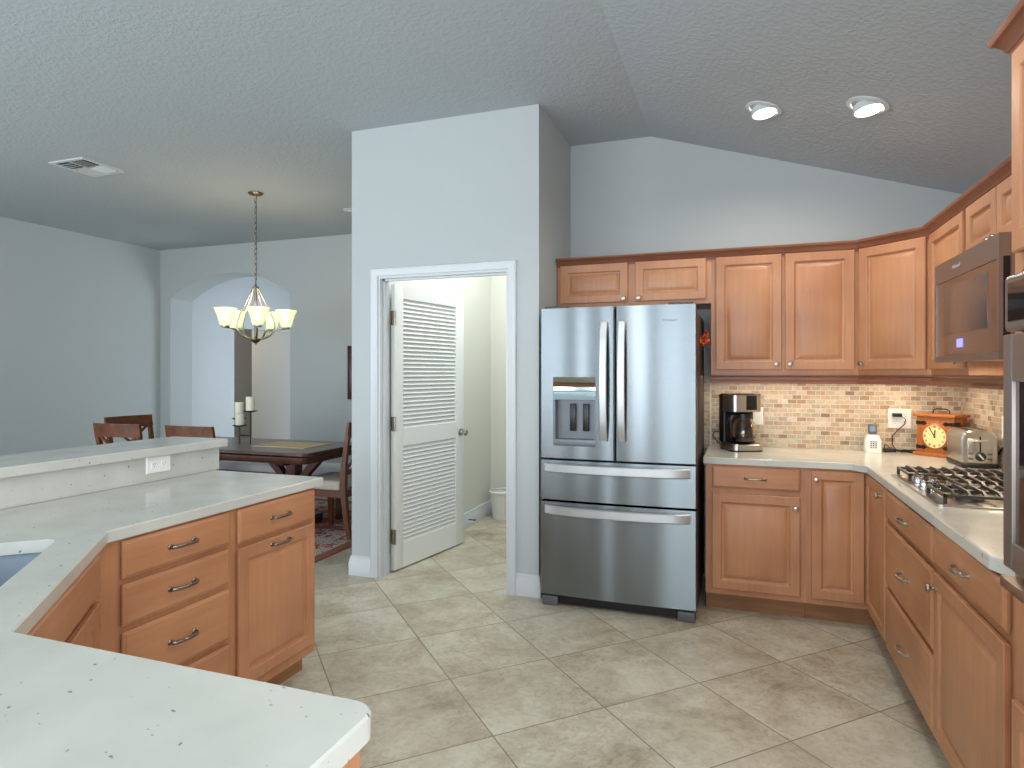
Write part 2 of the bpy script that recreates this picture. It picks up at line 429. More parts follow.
# kitchen back wall and right wall
struct(MB().loft([[(-1.19, y, 0), (XR, y, 0), (XR, y, slope(XR)), (-0.6, y, H), (-1.19, y, H)] for y in (YB, YB + 0.1)]).build('wall_back', 'wall'))
b = MB(); b.box((XR, 0.25, 0), (XR + 0.12, YB + 0.1, slope(XR) + 0.04)); b.box((XR, -3.5, 0), (XR + 0.12, -2.65, slope(XR) + 0.04)); b.box((XR, -2.65, 2.42), (XR + 0.12, 0.25, slope(XR) + 0.04)); b.box((XR, -2.65, 0), (XR + 0.12, 0.25, 0.48))  # opening behind the camera added for the fill lamp
struct(b.build('wall_right', 'wall'))
# pantry block: front wall with doorway, side walls, inner back wall
DX0, DX1, DZ = -2.348, -1.392, 2.075
FY0, FY1 = 3.845, 3.965
b = MB(); b.box((-2.56, FY0, 0), (DX0, FY1, H)); b.box((DX1, FY0, 0), (-1.19, FY1, H)); b.box((DX0, FY0, DZ), (DX1, FY1, H))
struct(b.build('wall_pantry_front', 'wall'))
struct(MB().box((-2.56, FY1, 0), (-2.358, 6.68, H)).build('wall_pantry_left', 'room_wall'))
struct(MB().box((-1.31, FY1, 0), (-1.19, 6.09, H)).build('wall_pantry_right', 'wall'))
struct(MB().box((-2.358, 5.98, 0), (-1.31, 6.09, H)).build('wall_pantry_back', 'room_wall'))
# dining room: left wall, back wall with arched opening, hall behind
LX, DY = -7.52, 6.68
b = MB(); b.box((LX - 0.12, 1.0, 0), (LX, DY, H)); b.box((LX - 0.12, -3.5, 0), (LX, -2.75, H)); b.box((LX - 0.12, -2.75, 2.42), (LX, 1.0, H))
struct(b.build('wall_left', 'wall'))
AX0, AX1, AS, AT = -7.343, -5.355, 2.42, 2.725
b = MB(); JY = DY + 0.37
b.box((LX - 0.12, DY, 0), (AX0, JY, H)); b.box((AX1, DY, 0), (-2.358, DY + 0.12, H)); b.box((AX1, DY + 0.12, 0), (AX1 + 0.12, JY, H))
hw = (AX1 - AX0) / 2; rise = AT - AS; rad = (hw * hw + rise * rise) / (2 * rise); cx = (AX0 + AX1) / 2; cz = AT - rad
arc = []
th = math.asin(hw / rad)
for k in range(25):
    a = -th + 2 * th * k / 24; arc.append((cx + rad * math.sin(a), cz + rad * math.cos(a)))
b.loft([[(x, y, z), (x, y, H)][i] if False else None for i in ()] or [[(p[0], DY, p[1]), (p[0], JY, p[1]), (p[0], JY, H), (p[0], DY, H)] for p in arc], True, True)
struct(b.build('wall_dining_back', 'wall'))
HX = -7.55
b = MB(); b.box((HX - 0.1, JY, 0), (HX, 8.08, H)); b.box((HX - 0.1, 8.08, 2.13), (HX, 9.42, H)); b.box((-8.40, 9.42, 0), (HX, 9.6, H)); b.box((HX, 9.42, 0), (-4.2, 9.52, H))
b.box((-10.1, 7.0, 0), (-10.0, 11.4, H)); b.box((-10.1, 11.3, 0), (-8.3, 11.4, H)); b.box((-8.5, 9.6, 0), (-8.4, 11.3, H)); b.box((-10.1, 7.0, 0), (HX - 0.1, 7.1, H))
b.box((-4.2, DY + 0.12, 0), (-4.1, 9.52, H))
struct(b.build('wall_hall', 'hall_paint'))
# unseen rear wall; middle piers and gaps added to streak the refrigerator reflection
b = MB(); RY = -3.3
b.box((LX - 0.12, RY - 0.15, 0), (-6.3, RY, H)); 
for x0_, x1_ in ((-3.40, -3.12), (-2.80, -2.35), (-2.08, -1.62), (-1.02, -0.9)): b.box((x0_, RY - 0.15, 0), (x1_, RY, 2.42))
b.box((-6.3, RY - 0.15, 2.42), (-0.9, RY, H)); b.box((-0.9, RY - 0.15, 0), (0.9, RY, 0.85))
b.box((-0.9, RY - 0.15, 2.35), (0.9, RY, slope(0.9))); b.box((0.9, RY - 0.15, 0), (XR + 0.1, RY, slope(XR) + 0.02))
struct(b.build('wall_rear', 'wall'))
def sliders(name, x0, x1, z0, z1, n, y):
    m = MB(); w = (x1 - x0) / n
    for i in range(n):
        a, c = x0 + i * w, x0 + (i + 1) * w
        m.box((a, y - 0.04, z0), (a + 0.06, y + 0.0, z1)); m.box((c - 0.06, y - 0.04, z0), (c, y, z1)); m.box((a + 0.06, y - 0.04, z0), (c - 0.06, y, z0 + 0.09)); m.box((a + 0.06, y - 0.04, z1 - 0.07), (c - 0.06, y, z1))
    return struct(m.build(name, 'white_paint'))
sliders('window_1', -6.28, -3.42, 0.0, 2.4, 2, RY)
sliders('streak_window', -1.60, -1.04, 0.0, 2.4, 1, RY)  # frame of an added gap, placed for the refrigerator streaks
sliders('window_2', -0.88, 0.88, 0.87, 2.33, 2, RY)

# trims: door casing, jamb, baseboards
prof = [(0, 0), (0.014, 0), (0.018, 0.012), (0.02, 0.03), (0.012, 0.05), (0.012, 0.064), (0.0, 0.072)]
b = MB()
loops = []
for (x, z, mx, mz) in ((DX0, 0, -1, 0), (DX0, DZ, -1, 1), (DX1, DZ, 1, 1), (DX1, 0, 1, 0)):
    loops.append([(x + mx * w, FY0 - d, z + mz * w) for d, w in [(0, 0), (0.010, 0), (0.014, 0.006), (0.014, 0.024), (0.02, 0.036), (0.02, 0.048), (0.014, 0.054), (0, 0.054)]])
b.loft(loops)
struct(b.build('trim_1', 'white_paint'))
b = MB(); b.box((DX0, FY0, 0), (DX0 + 0.016, FY1, DZ - 0.016)); b.box((DX1 - 0.016, FY0, 0), (DX1, FY1, DZ - 0.016)); b.box((DX0, FY0, DZ - 0.016), (DX1, FY1, DZ))
b.box((DX0 + 0.016, FY0 + 0.04, 0), (DX0 + 0.028, FY0 + 0.07, DZ - 0.016)); b.box((DX0 + 0.016, FY0 + 0.04, DZ - 0.028), (DX1 - 0.016, FY0 + 0.07, DZ - 0.016))
struct(b.build('trim_2', 'white_paint'))
BP = [(0, 0), (0.016, 0), (0.016, 0.088), (0.012, 0.094), (0.012, 0.108), (0.008, 0.114), (0.008, 0.128), (0.0, 0.138)]
struct(MB().sweep([(-1.19, YB - 0.02), (-1.19, FY0), (DX1 + 0.054, FY0)][::-1], BP).build('baseboard_front', 'white_paint'))
struct(MB().sweep([(DX0 - 0.054, FY0), (-2.56, FY0), (-2.56, DY)][::-1], BP).build('baseboard_corner', 'white_paint'))
struct(MB().sweep([(-2.358, FY1 + 0.02), (-2.358, 5.98), (-1.31, 5.98)], BP).build('baseboard_pantry', 'white_paint'))
struct(MB().sweep([(LX, 1.0), (LX, DY), (AX0, DY)], BP).build('baseboard_left', 'white_paint'))
struct(MB().sweep([(AX1, DY), (-2.56, DY)], BP).build('baseboard_dining', 'white_paint'))

# ------------------------------------------------------------------ louvred door
door = struct(bpy.data.objects.new('door_1', None)); COL.objects.link(door)
door.location = (-2.298, 3.985, 0); door.rotation_euler = (0, 0, R(80.5))
DW = 0.885; dz0, dz1 = 0.012, 2.04
m = MB(); T = 0.035
m.box((0, 0, dz0), (0.095, T, dz1), 0.002); m.box((DW - 0.115, 0, dz0), (DW, T, dz1), 0.002)
for a, c in ((dz0, 0.19), (0.885, 1.01), (1.945, dz1)): m.box((0.095, 0, a), (DW - 0.115, T, c))
m.build('panel_frame', 'door_paint', door)
for nm, a, c, n in (('louver_panel', 1.01, 1.945, 30), ('louver_panel', 0.19, 0.885, 23)):
    m = MB(); p = (c - a) / n
    for k in range(n):
        z = a + (k + 0.5) * p
        m.M = Matrix.Translation((0, T / 2, z)) @ Matrix.Rotation(R(54), 4, 'X')
        m.box((0.094, -0.020, -0.0035), (DW - 0.114, 0.020, 0.0035))
    m.build(nm, 'door_paint', door)
m = MB()
for sgn in (-1, 1):
    m.lathe([(0.03, 0), (0.03, 0.006), (0.012, 0.01), (0.011, 0.03), (0.026, 0.04), (0.028, 0.055), (0.02, 0.064), (0.004, 0.066)], 16, Matrix.Translation((DW - 0.055, 0 if sgn < 0 else T, 0.925)) @ (RX90 if sgn < 0 else RX90.inverted()))
m.build('door_knob', 'nickel', door)
for z in (0.25, 1.05, 1.80):
    m = MB(); m.box((-0.024, -0.004, z - 0.05), (0.0, 0.002, z + 0.05)); m.box((-0.003, 0.0, z - 0.05), (-0.0005, T, z + 0.05)); m.tube([(-0.004, -0.006, z - 0.052), (-0.004, -0.006, z + 0.052)], 0.007); m.build('hinge', 'nickel', door)

m = MB(); m.tube([(-2.329, 5.36, 0.075), (-2.27, 5.36, 0.075)], 0.006, 8); m.tube([(-2.272, 5.36, 0.075), (-2.258, 5.36, 0.075)], 0.009, 8)
tag(m.build('door_stop', 'pewter', loc=(-2.329, 5.36, 0.075)), 'small metal door stop on the white baseboard of the room past the louvered door', 'door stop')
t = thing('waste_bin', 'white plastic waste bin on the floor of the room past the louvered door', 'bin', (-2.18, 5.83, 0))
m = MB(); m.lathe([(0.085, 0), (0.088, 0.0), (0.117, 0.255), (0.112, 0.255), (0.083, 0.012)], 24); m.build('body', 'white_plastic', t)
m = MB(); m.lathe([(0.112, 0.248), (0.123, 0.248), (0.125, 0.262), (0.119, 0.272), (0.111, 0.268)], 24, cap0=False, cap1=False); m.build('rim', 'white_plastic', t)

# ------------------------------------------------------------------ cabinets
def ring_rect(m, x0, x1, z0, z1, steps):
    m.loft([[(x0 + i, y, z0 + i), (x1 - i, y, z0 + i), (x1 - i, y, z1 - i), (x0 + i, y, z1 - i)] for i, y in steps])
def knob(parent, x, z, mat='nickel'):
    m = MB(); m.lathe([(0.009, 0), (0.009, 0.003), (0.0055, 0.006), (0.0055, 0.014), (0.014, 0.019), (0.0155, 0.024), (0.013, 0.029), (0.003, 0.031)], 16, Matrix.Translation((x, -0.020, z)) @ RX90)
    return m.build('knob', mat, parent)
def bar_pull(parent, x, z, mat='nickel', L=0.052):
    m = MB(); pts = []
    pts = [(x - L, -0.019, z), (x - L * 0.98, -0.036, z), (x - L * 0.8, -0.044, z), (x - L * 0.4, -0.049, z), (x, -0.051, z), (x + L * 0.4, -0.049, z), (x + L * 0.8, -0.044, z), (x + L * 0.98, -0.036, z), (x + L, -0.019, z)]
    m.tube(pts, [0.0065, 0.007, 0.0075, 0.006, 0.0055, 0.006, 0.0075, 0.007, 0.0065], 10)
    for s in (-1, 1): m.lathe([(0.010, 0), (0.010, 0.003), (0.007, 0.006)], 12, Matrix.Translation((x + s * L, -0.019, z)) @ RX90)
    return m.build('handle', mat, parent)
def door_front(parent, x0, x1, z0, z1, kn=None, pull=None, mat='wood_v', metal='nickel'):
    w = min(x1 - x0, z1 - z0); f = 0.056 if w > 0.2 else 0.045
    m = MB(); ring_rect(m, x0, x1, z0, z1, [(0.005, -0.0005), (0.005, -0.005), (0, -0.006), (0, -0.0165), (0.0035, -0.020), (f - 0.007, -0.020), (f - 0.002, -0.017), (f, -0.010), (f + 0.006, -0.008), (f + 0.010, -0.008), (f + 0.032, -0.0175), (f + 0.036, -0.0185)])
    d = m.build('door', mat, parent, 20)
    if kn: knob(d, kn[0], kn[1], metal)
    if pull: bar_pull(d, pull[0], pull[1], metal)
    return d
def drawer_front(parent, x0, x1, z0, z1, pull=True, mat='wood_h', metal='nickel', name='drawer'):
    m = MB(); ring_rect(m, x0, x1, z0, z1, [(0.005, -0.0005), (0.005, -0.005), (0, -0.006), (0, -0.013), (0.003, -0.0155), (0.009, -0.0175), (0.0115, -0.020)])
    d = m.build(name, mat, parent, 20)
    if pull: bar_pull(d, (x0 + x1) / 2, (z0 + z1) / 2, metal)
    return d
def base_body(parent, w, depth=0.6, toe=0.1, x0=0.0, top=0.8755):
    m = MB(); m.box((x0, 0, toe), (w, depth, top)); m.build('body', 'wood_v', parent)
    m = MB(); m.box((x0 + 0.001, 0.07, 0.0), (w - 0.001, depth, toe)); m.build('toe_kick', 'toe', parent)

FACE_B, FACE_R, FACE_P = 3.965, 0.665, -1.892
# back run: local x = X, depth = +Y
t = thing('base_cabinet', 'maple base cabinet with one drawer over one door beside the refrigerator', 'cabinet', (-0.192, FACE_B, 0))
base_body(t, 0.544, YB - FACE_B - 0.005, 0.11)
drawer_front(t, 0.037, 0.514, 0.737, 0.862)
door_front(t, 0.037, 0.512, 0.145, 0.706, kn=(0.488, 0.645))
# corner cabinet with two doors meeting in the inside corner
t = thing('corner_base_cabinet', 'maple corner base cabinet with two narrow doors meeting at the inside corner', 'cabinet', (0.352, FACE_B, 0))
m = MB(); ix = FACE_R - 0.352
pts = [(0, 0), (ix, 0), (ix, FACE_B - 0.0 - FACE_B - 0.52), (XR - 0.352 - 0.005, -0.52), (XR - 0.352 - 0.005, YB - FACE_B - 0.005), (0, YB - FACE_B - 0.005)]
m.prism(pts, 0.11, 0.8755); m.build('body', 'wood_v', t)
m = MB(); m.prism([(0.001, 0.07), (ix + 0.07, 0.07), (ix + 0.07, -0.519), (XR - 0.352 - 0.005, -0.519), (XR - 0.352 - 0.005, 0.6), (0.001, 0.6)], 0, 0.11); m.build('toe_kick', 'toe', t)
door_front(t, 0.026, ix - 0.022, 0.145, 0.864, kn=(0.05, 0.815))
d = MB(Matrix.Translation((ix, 0, 0)) @ Matrix.Rotation(R(-90), 4, 'Z'))
f = 0.056; ring_rect(d, 0.024, 0.508, 0.135, 0.862, [(0.005, -0.0005), (0.005, -0.005), (0, -0.006), (0, -0.0165), (0.0035, -0.020), (f - 0.007, -0.020), (f - 0.002, -0.017), (f, -0.010), (f + 0.006, -0.008), (f + 0.010, -0.008), (f + 0.032, -0.0175), (f + 0.036, -0.0185)])
d = d.build('door', 'wood_v', t, 20)
k = MB(Matrix.Translation((ix, 0, 0)) @ Matrix.Rotation(R(-90), 4, 'Z')); k.lathe([(0.009, 0), (0.009, 0.003), (0.0055, 0.006), (0.0055, 0.014), (0.014, 0.019), (0.0155, 0.024), (0.013, 0.029), (0.003, 0.031)], 16, Matrix.Translation((0.455, -0.020, 0.815)) @ RX90); k.build('knob', 'nickel', d)
# right run: local x = -Y, depth = +X
RD = XR - FACE_R - 0.005
t = thing('drawer_base_cabinet', 'maple base cabinet with three wide drawers below the gas cooktop', 'cabinet', (FACE_R, 3.445, 0), -90)
base_body(t, 0.798, RD)
drawer_front(t, 0.012, 0.786, 0.730, 0.858); drawer_front(t, 0.012, 0.786, 0.418, 0.706); drawer_front(t, 0.012, 0.786, 0.118, 0.396)
t = thing('base_cabinet', 'maple base cabinet with one drawer over one tall door next to the wall oven', 'cabinet', (FACE_R, 2.647, 0), -90)
base_body(t, 0.740, RD)
drawer_front(t, 0.012, 0.652, 0.737, 0.866); door_front(t, 0.012, 0.652, 0.128, 0.706, kn=(0.04, 0.655))
# tall oven cabinet
t = thing('tall_oven_cabinet', 'tall maple oven cabinet standing at the right edge of the kitchen', 'cabinet', (0.64, 1.905, 0), -90)
TD = XR - 0.64 - 0.005
m = MB(); m.box((0, 0, 0.1), (0.87, TD, 0.885)); m.box((0, 0, 1.66), (0.87, TD, 2.20)); m.box((0, 0, 0.885), (0.045, TD, 1.66)); m.box((0.825, 0, 0.885), (0.87, TD, 1.66)); m.box((0.045, TD - 0.02, 0.885), (0.825, TD, 1.66))
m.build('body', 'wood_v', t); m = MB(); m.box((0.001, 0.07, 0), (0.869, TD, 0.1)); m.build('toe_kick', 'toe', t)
door_front(t, 0.035, 0.43, 0.13, 0.62, kn=(0.405, 0.575)); door_front(t, 0.44, 0.835, 0.13, 0.62, kn=(0.465, 0.575))
door_front(t, 0.035, 0.43, 1.70, 2.185, kn=(0.405, 1.74)); door_front(t, 0.44, 0.835, 1.70, 2.185, kn=(0.465, 1.74))
CP = [(0.0005, -0.058), (0.006, -0.058), (0.010, -0.045), (0.014, -0.043), (0.020, -0.030), (0.034, -0.016), (0.040, -0.014), (0.046, -0.004), (0.046, 0.0), (0.0005, 0.0)]
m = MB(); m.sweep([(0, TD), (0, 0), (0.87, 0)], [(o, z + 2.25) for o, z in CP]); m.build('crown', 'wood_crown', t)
# wall oven in it
t = thing('oven', 'stainless built-in wall oven in the tall maple cabinet at the right edge', 'oven', (0.64, 1.857, 0.89), -90)
m = MB(); m.box((0.0, -0.002, 0.0), (0.775, 0.5, 0.765)); m.build('body', 'steel_dark', t)
m = MB(); ring_rect(m, -0.008, 0.783, 0.62, 0.752, [(0, 0), (0, -0.03), (0.008, -0.036), (0.012, -0.036)]); p_ = m.build('control_panel', 'steel_bronze', t)
m = MB(); ring_rect(m, 0.02, 0.755, 0.64, 0.735, [(0, -0.0355), (0.002, -0.0385)]); m.build('display_glass', 'glass_dark', p_)
m = MB()
for a, c in (((-0.008, 0.055), (0.045, 0.612)), ((0.73, 0.055), (0.783, 0.612)), ((0.045, 0.055), (0.73, 0.12)), ((0.045, 0.50), (0.73, 0.612))):
    m.box((a[0], -0.038, a[1]), (c[0], -0.003, c[1]), 0.003)
d = m.build('door', 'steel_bronze', t)
m = MB(); m.box((0.045, -0.030, 0.12), (0.73, -0.004, 0.50)); m.build('window', 'glass_dark', d)
m = MB(); m.tube([(0.32, -0.038, 0.56), (0.32, -0.075, 0.56)], 0.008); m.tube([(0.715, -0.038, 0.56), (0.715, -0.075, 0.56)], 0.008); m.tube([(0.29, -0.078, 0.56), (0.745, -0.078, 0.56)], 0.012, 12); m.build('handle', 'steel_plain', d)
m = MB(); m.box((-0.008, -0.045, 0.004), (0.783, -0.003, 0.03), 0.003); m.build('vent_trim', 'steel_plain', t)

# upper cabinets
UF = 4.265; UD = YB - UF - 0.002; UZ0, UZ1 = 1.40, 2.15
def upper(name, label, loc, rz, w, z0, z1, depth, doors):
    t = thing(name, label, 'cabinet', (loc[0], loc[1], z0), rz)
    m = MB(); m.box((0, 0, 0), (w, depth, z1 - z0)); m.build('body', 'wood_v', t)
    for x0, x1, a, c, kn in doors: door_front(t, x0, x1, a - z0, c - z0, kn=(kn[0], kn[1] - z0))
    return t
upper('upper_cabinet', 'short maple wall cabinet with two doors above the refrigerator', (-1.186, UF), 0, 1.013, 1.855, UZ1, UD,
      [(0.024, 0.486, 1.882, 2.142, (0.46, 1.905)), (0.535, 0.983, 1.882, 2.142, (0.56, 1.905))])
upper('upper_cabinet', 'maple wall cabinet with two tall doors above the coffee maker', (-0.173, UF), 0, 0.833, UZ0, UZ1, UD,
      [(0.03, 0.414, 1.43, 2.14, (0.385, 1.465)), (0.433, 0.814, 1.43, 2.14, (0.462, 1.465))])
t = thing('corner_upper_cabinet', 'diagonal corner maple wall cabinet with one tall door', 'cabinet', (0.66, UF, UZ0), -45)
rot = Matrix.Rotation(R(45), 2)
def loc2(x, y): v = rot @ Vector((x - 0.66, y - UF)); return (v.x, v.y)
m = MB(); m.prism([loc2(*p) for p in ((0.66, UF), (0.96, 3.965), (XR - 0.003, 3.965), (XR - 0.003, YB - 0.002), (0.66, YB - 0.002))], 0, UZ1 - UZ0); m.build('body', 'wood_v', t)
door_front(t, 0.018, 0.406, 1.43 - UZ0, 2.14 - UZ0, kn=(0.045, 1.465 - UZ0))
UX = 0.96; UDX = XR - UX - 0.003
upper('upper_cabinet', 'maple wall cabinet with one door between the corner cabinet and the microwave', (UX, 3.965), -90, 0.600, UZ0, UZ1, UDX, [(0.045, 0.578, 1.43, 2.14, (0.55, 1.465))])
upper('upper_cabinet', 'short maple wall cabinet with two doors directly above the microwave', (UX, 3.365), -90, 0.762, 1.893, UZ1, UDX,
      [(0.026, 0.374, 1.915, 2.14, (0.35, 1.935)), (0.388, 0.738, 1.915, 2.14, (0.412, 1.935))])
upper('upper_cabinet', 'maple wall cabinet between the microwave and the tall oven cabinet', (UX, 2.603), -90, 0.695, UZ0, UZ1, UDX, [(0.03, 0.34, 1.43, 2.14, (0.31, 1.465)), (0.352, 0.66, 1.43, 2.14, (0.38, 1.465))])
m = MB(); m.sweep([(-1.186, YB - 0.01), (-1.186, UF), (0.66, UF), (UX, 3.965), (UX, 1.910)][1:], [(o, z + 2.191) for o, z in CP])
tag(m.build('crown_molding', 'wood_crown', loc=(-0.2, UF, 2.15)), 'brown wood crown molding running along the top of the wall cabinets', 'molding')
RP = [(0.0, 1.40), (0.022, 1.40), (0.022, 1.392), (0.014, 1.385), (0.014, 1.368), (0.024, 1.358), (0.024, 1.345), (0.0, 1.345)]
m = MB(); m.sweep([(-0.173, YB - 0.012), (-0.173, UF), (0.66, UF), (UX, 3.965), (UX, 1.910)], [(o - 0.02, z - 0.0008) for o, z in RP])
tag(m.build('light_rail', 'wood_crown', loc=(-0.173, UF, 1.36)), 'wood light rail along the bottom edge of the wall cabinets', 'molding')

# ------------------------------------------------------------------ counters on the right, backsplash
top = fillet([(-0.205, YB - 0.003, 0), (-0.205, 3.94, 0.008), (0.575, 3.94, 0.03), (0.638, 3.845, 0.03), (0.638, 2.075, 0.03), (0.675, 1.975, 0.03), (0.72, 1.910, 0), (XR - 0.003, 1.910, 0), (XR - 0.003, YB - 0.003, 0)])
m = MB(); m.prism(top, 0.877, 0.914, ease=0.004)
tag(m.build('countertop', 'quartz', loc=(0.2, 4.3, 0.877)), 'L-shaped pale quartz countertop under the mosaic backsplash', 'countertop')
m = MB(); m.box((-0.196, YB - 0.013, 0.9145), (-0.186, YB - 0.0005, 1.3985)); tag(m.build('tile_trim_strip', 'dial_trim', loc=(-0.19, YB, 0.914)), 'cream vertical trim strip on the tile between the refrigerator and the coffee maker', 'trim strip')
m = MB(); m.box((-0.40, YB - 0.010, 0.75), (-0.1965, YB - 0.0005, 1.3985)); tag(m.build('backsplash', 'mosaic_x', loc=(-0.3, YB, 0.75)), 'narrow strip of mosaic tile beside the refrigerator, left of the cream trim', 'backsplash')
m = MB(); m.box((-0.1855, YB - 0.010, 0.9145), (XR - 0.0105, YB - 0.0005, 1.3985)); tag(m.build('backsplash', 'mosaic_x', loc=(-0.186, YB, 0.914)), 'tan mosaic tile backsplash behind the coffee maker', 'backsplash')
m = MB(); m.box((XR - 0.010, 1.912, 0.9145), (XR - 0.0005, YB - 0.0005, 1.3985)); tag(m.build('backsplash', 'mosaic_y', loc=(XR, 1.93, 0.914)), 'tan mosaic tile backsplash on the right wall behind the cooktop', 'backsplash')

# ------------------------------------------------------------------ refrigerator
FX, FYF = -0.687, 3.735
t = thing('refrigerator', 'stainless french-door refrigerator with two bottom freezer drawers', 'refrigerator', (FX, FYF, 0))
hw_ = 0.458
def bulge(x): return -0.014 * (1 - (x / hw_) ** 2)
def slab(m, x0, x1, z0, z1, th=0.07, n=10, r=0.006):
    loops = []
    xs = [x0 + (x1 - x0) * i / n for i in range(n + 1)]
    front = [(x0, bulge(x0) + r)] + [(x0 + r, bulge(x0 + r))] + [(x, bulge(x)) for x in xs[1:-1]] + [(x1 - r, bulge(x1 - r))] + [(x1, bulge(x1) + r)]
    ring = front + [(x1, th), (x0, th)]
    m.loft([[(x, y, z) for x, y in ring] for z in (z0, z1)])
m = MB(); m.box((-0.456, 0.078, 0.06), (0.456, 0.82, 1.765), 0.004); m.build('body', 'steel_dark', t)
m = MB(); m.box((-0.43, 0.07, 0.065), (0.43, 0.0785, 1.79)); m.build('gasket', 'gap', t)
# left door with the dispenser opening
hx0, hx1, hz0, hz1 = -0.377, -0.116, 0.973, 1.386
m = MB()
for a in ((-hw_, hx0, 0.897, 1.80), (hx1, -0.004, 0.897, 1.80), (hx0, hx1, 0.897, hz0), (hx0, hx1, hz1, 1.80)):
    x0, x1, z0, z1 = a
    n = 6; xs = [x0 + (x1 - x0) * i / n for i in range(n + 1)]
    rl = 0.006 if x0 == -hw_ else 0; rr = 0.006 if x1 == -0.004 else 0
    fr = ([(x0, bulge(x0) + rl)] if rl else []) + [(x0 + rl, bulge(x0 + rl))] + [(x, bulge(x)) for x in xs[1:-1]] + [(x1 - rr, bulge(x1 - rr))] + ([(x1, bulge(x1) + rr)] if rr else [])
    m.loft([[(x, y, z) for x, y in fr + [(x1, 0.07), (x0, 0.07)]] for z in (z0, z1)])
ld = m.build('door', 'steel', t, 25)
m = MB()      # dispenser niche
m.box((hx0 + 0.0, 0.058, hz0 + 0.03), (hx1, 0.068, 1.255)); m.box((hx0, -0.006, hz0 + 0.0), (hx1, 0.066, hz0 + 0.04), 0.004)
m.box((hx0, 0.0, hz0 + 0.04), (hx0 + 0.012, 0.06, 1.255)); m.box((hx1 - 0.012, 0.0, hz0 + 0.04), (hx1, 0.06, 1.255))
dn = m.build('dispenser', 'niche', ld)
m = MB()
for k, x in enumerate((-0.265, -0.185)):
    m.box((x - 0.018, 0.03, 1.06), (x + 0.018, 0.059, 1.225), 0.004)
m2 = m.build('dispenser_paddles', 'black', ld)
m = MB(); n = 10; loops = []
for i in range(n + 1):
    z = 1.25 + (hz1 - 1.25) * i / n; y = -0.012 + 0.018 * math.sin(math.pi * i / n) * 0.8
    loops.append([(hx0 + 0.001, y - 0.004, z), (hx1 - 0.001, y - 0.004, z), (hx1 - 0.001, 0.06, z), (hx0 + 0.001, 0.06, z)])
m.loft(loops); m.build('dispenser_display', 'mirror', ld)
m = MB(); slab(m, 0.004, hw_, 0.897, 1.80); rd = m.build('door', 'steel', t, 25)
m = MB(); slab(m, -hw_, hw_, 0.646, 0.884, n=20); d1 = m.build('drawer', 'steel', t, 25)
m = MB(); slab(m, -hw_, hw_, 0.072, 0.632, n=20); d2 = m.build('drawer', 'steel', t, 25)
def fr_handle(parent, p):
    m = MB(); loops = []
    for (c, out, w) in p: loops.append((c, out, w))
    return m, loops
for par, x in ((ld, -0.063), (rd, 0.042)):
    m = MB(); lp = []
    for k in range(13):
        u = k / 12; z = 1.01 + 0.70 * u; o = -0.012 - 0.045 * math.sin(math.pi * u) ** 0.45 - 0.004
        lp.append([(x - 0.023, o, z), (x - 0.018, o - 0.008, z), (x + 0.018, o - 0.008, z), (x + 0.023, o, z), (x + 0.02, o + 0.014, z), (x - 0.02, o + 0.014, z)])
    m.loft(lp); m.build('handle', 'steel_handle', par)
for par, z in ((d1, 0.842), (d2, 0.588)):
    m = MB(); lp = []
    for k in range(17):
        u = k / 16; x = -0.425 + 0.85 * u; o = bulge(x) - 0.01 - 0.045 * math.sin(math.pi * u) ** 0.4
        lp.append([(x, o, z + 0.028), (x, o - 0.008, z + 0.022), (x, o - 0.008, z - 0.022), (x, o, z - 0.028), (x, o + 0.014, z - 0.02), (x, o + 0.014, z + 0.02)])
    m.loft(lp); m.build('handle', 'steel_handle', par)
m = MB(); m.box((-0.345, 0.03, 0.012), (0.345, 0.06, 0.068)); m.build('base_grille', 'black', t)
for x in (-0.40, 0.40):
    m = MB(); m.box((x - 0.048, 0.0, 0.0), (x + 0.048, 0.12, 0.058), 0.006); m.build('foot', 'gray_plastic', t)
m = MB(); m.box((-0.44, 0.02, 1.801), (-0.30, 0.14, 1.815), 0.004); m.box((0.30, 0.02, 1.801), (0.44, 0.14, 1.815), 0.004); m.box((-0.44, 0.1, 1.765), (0.44, 0.14, 1.802)); m.build('hinge_cover', 'steel_dark', t)

def text_part(name, body, size, mat, parent, loc, rot):
    cu = bpy.data.curves.new(name, 'FONT'); cu.body = body; cu.size = size; cu.extrude = 0.0004; cu.align_x = 'CENTER'; cu.align_y = 'CENTER'
    o = bpy.data.objects.new(name, cu); COL.objects.link(o)
    bpy.context.view_layer.update()
    me = bpy.data.meshes.new_from_object(o.evaluated_get(bpy.context.evaluated_depsgraph_get()))
    bpy.data.objects.remove(o); bpy.data.curves.remove(cu)
    me.materials.clear(); me.materials.append(M[mat])
    n = bpy.data.objects.new(name, me); COL.objects.link(n); n.parent = parent; n.location = loc; n.rotation_euler = rot
    return n
text_part('logo', 'Whirlpool', 0.019, 'text_gray', rd, (0.31, bulge(0.31) - 0.0015, 1.711), (R(90), 0, 0))

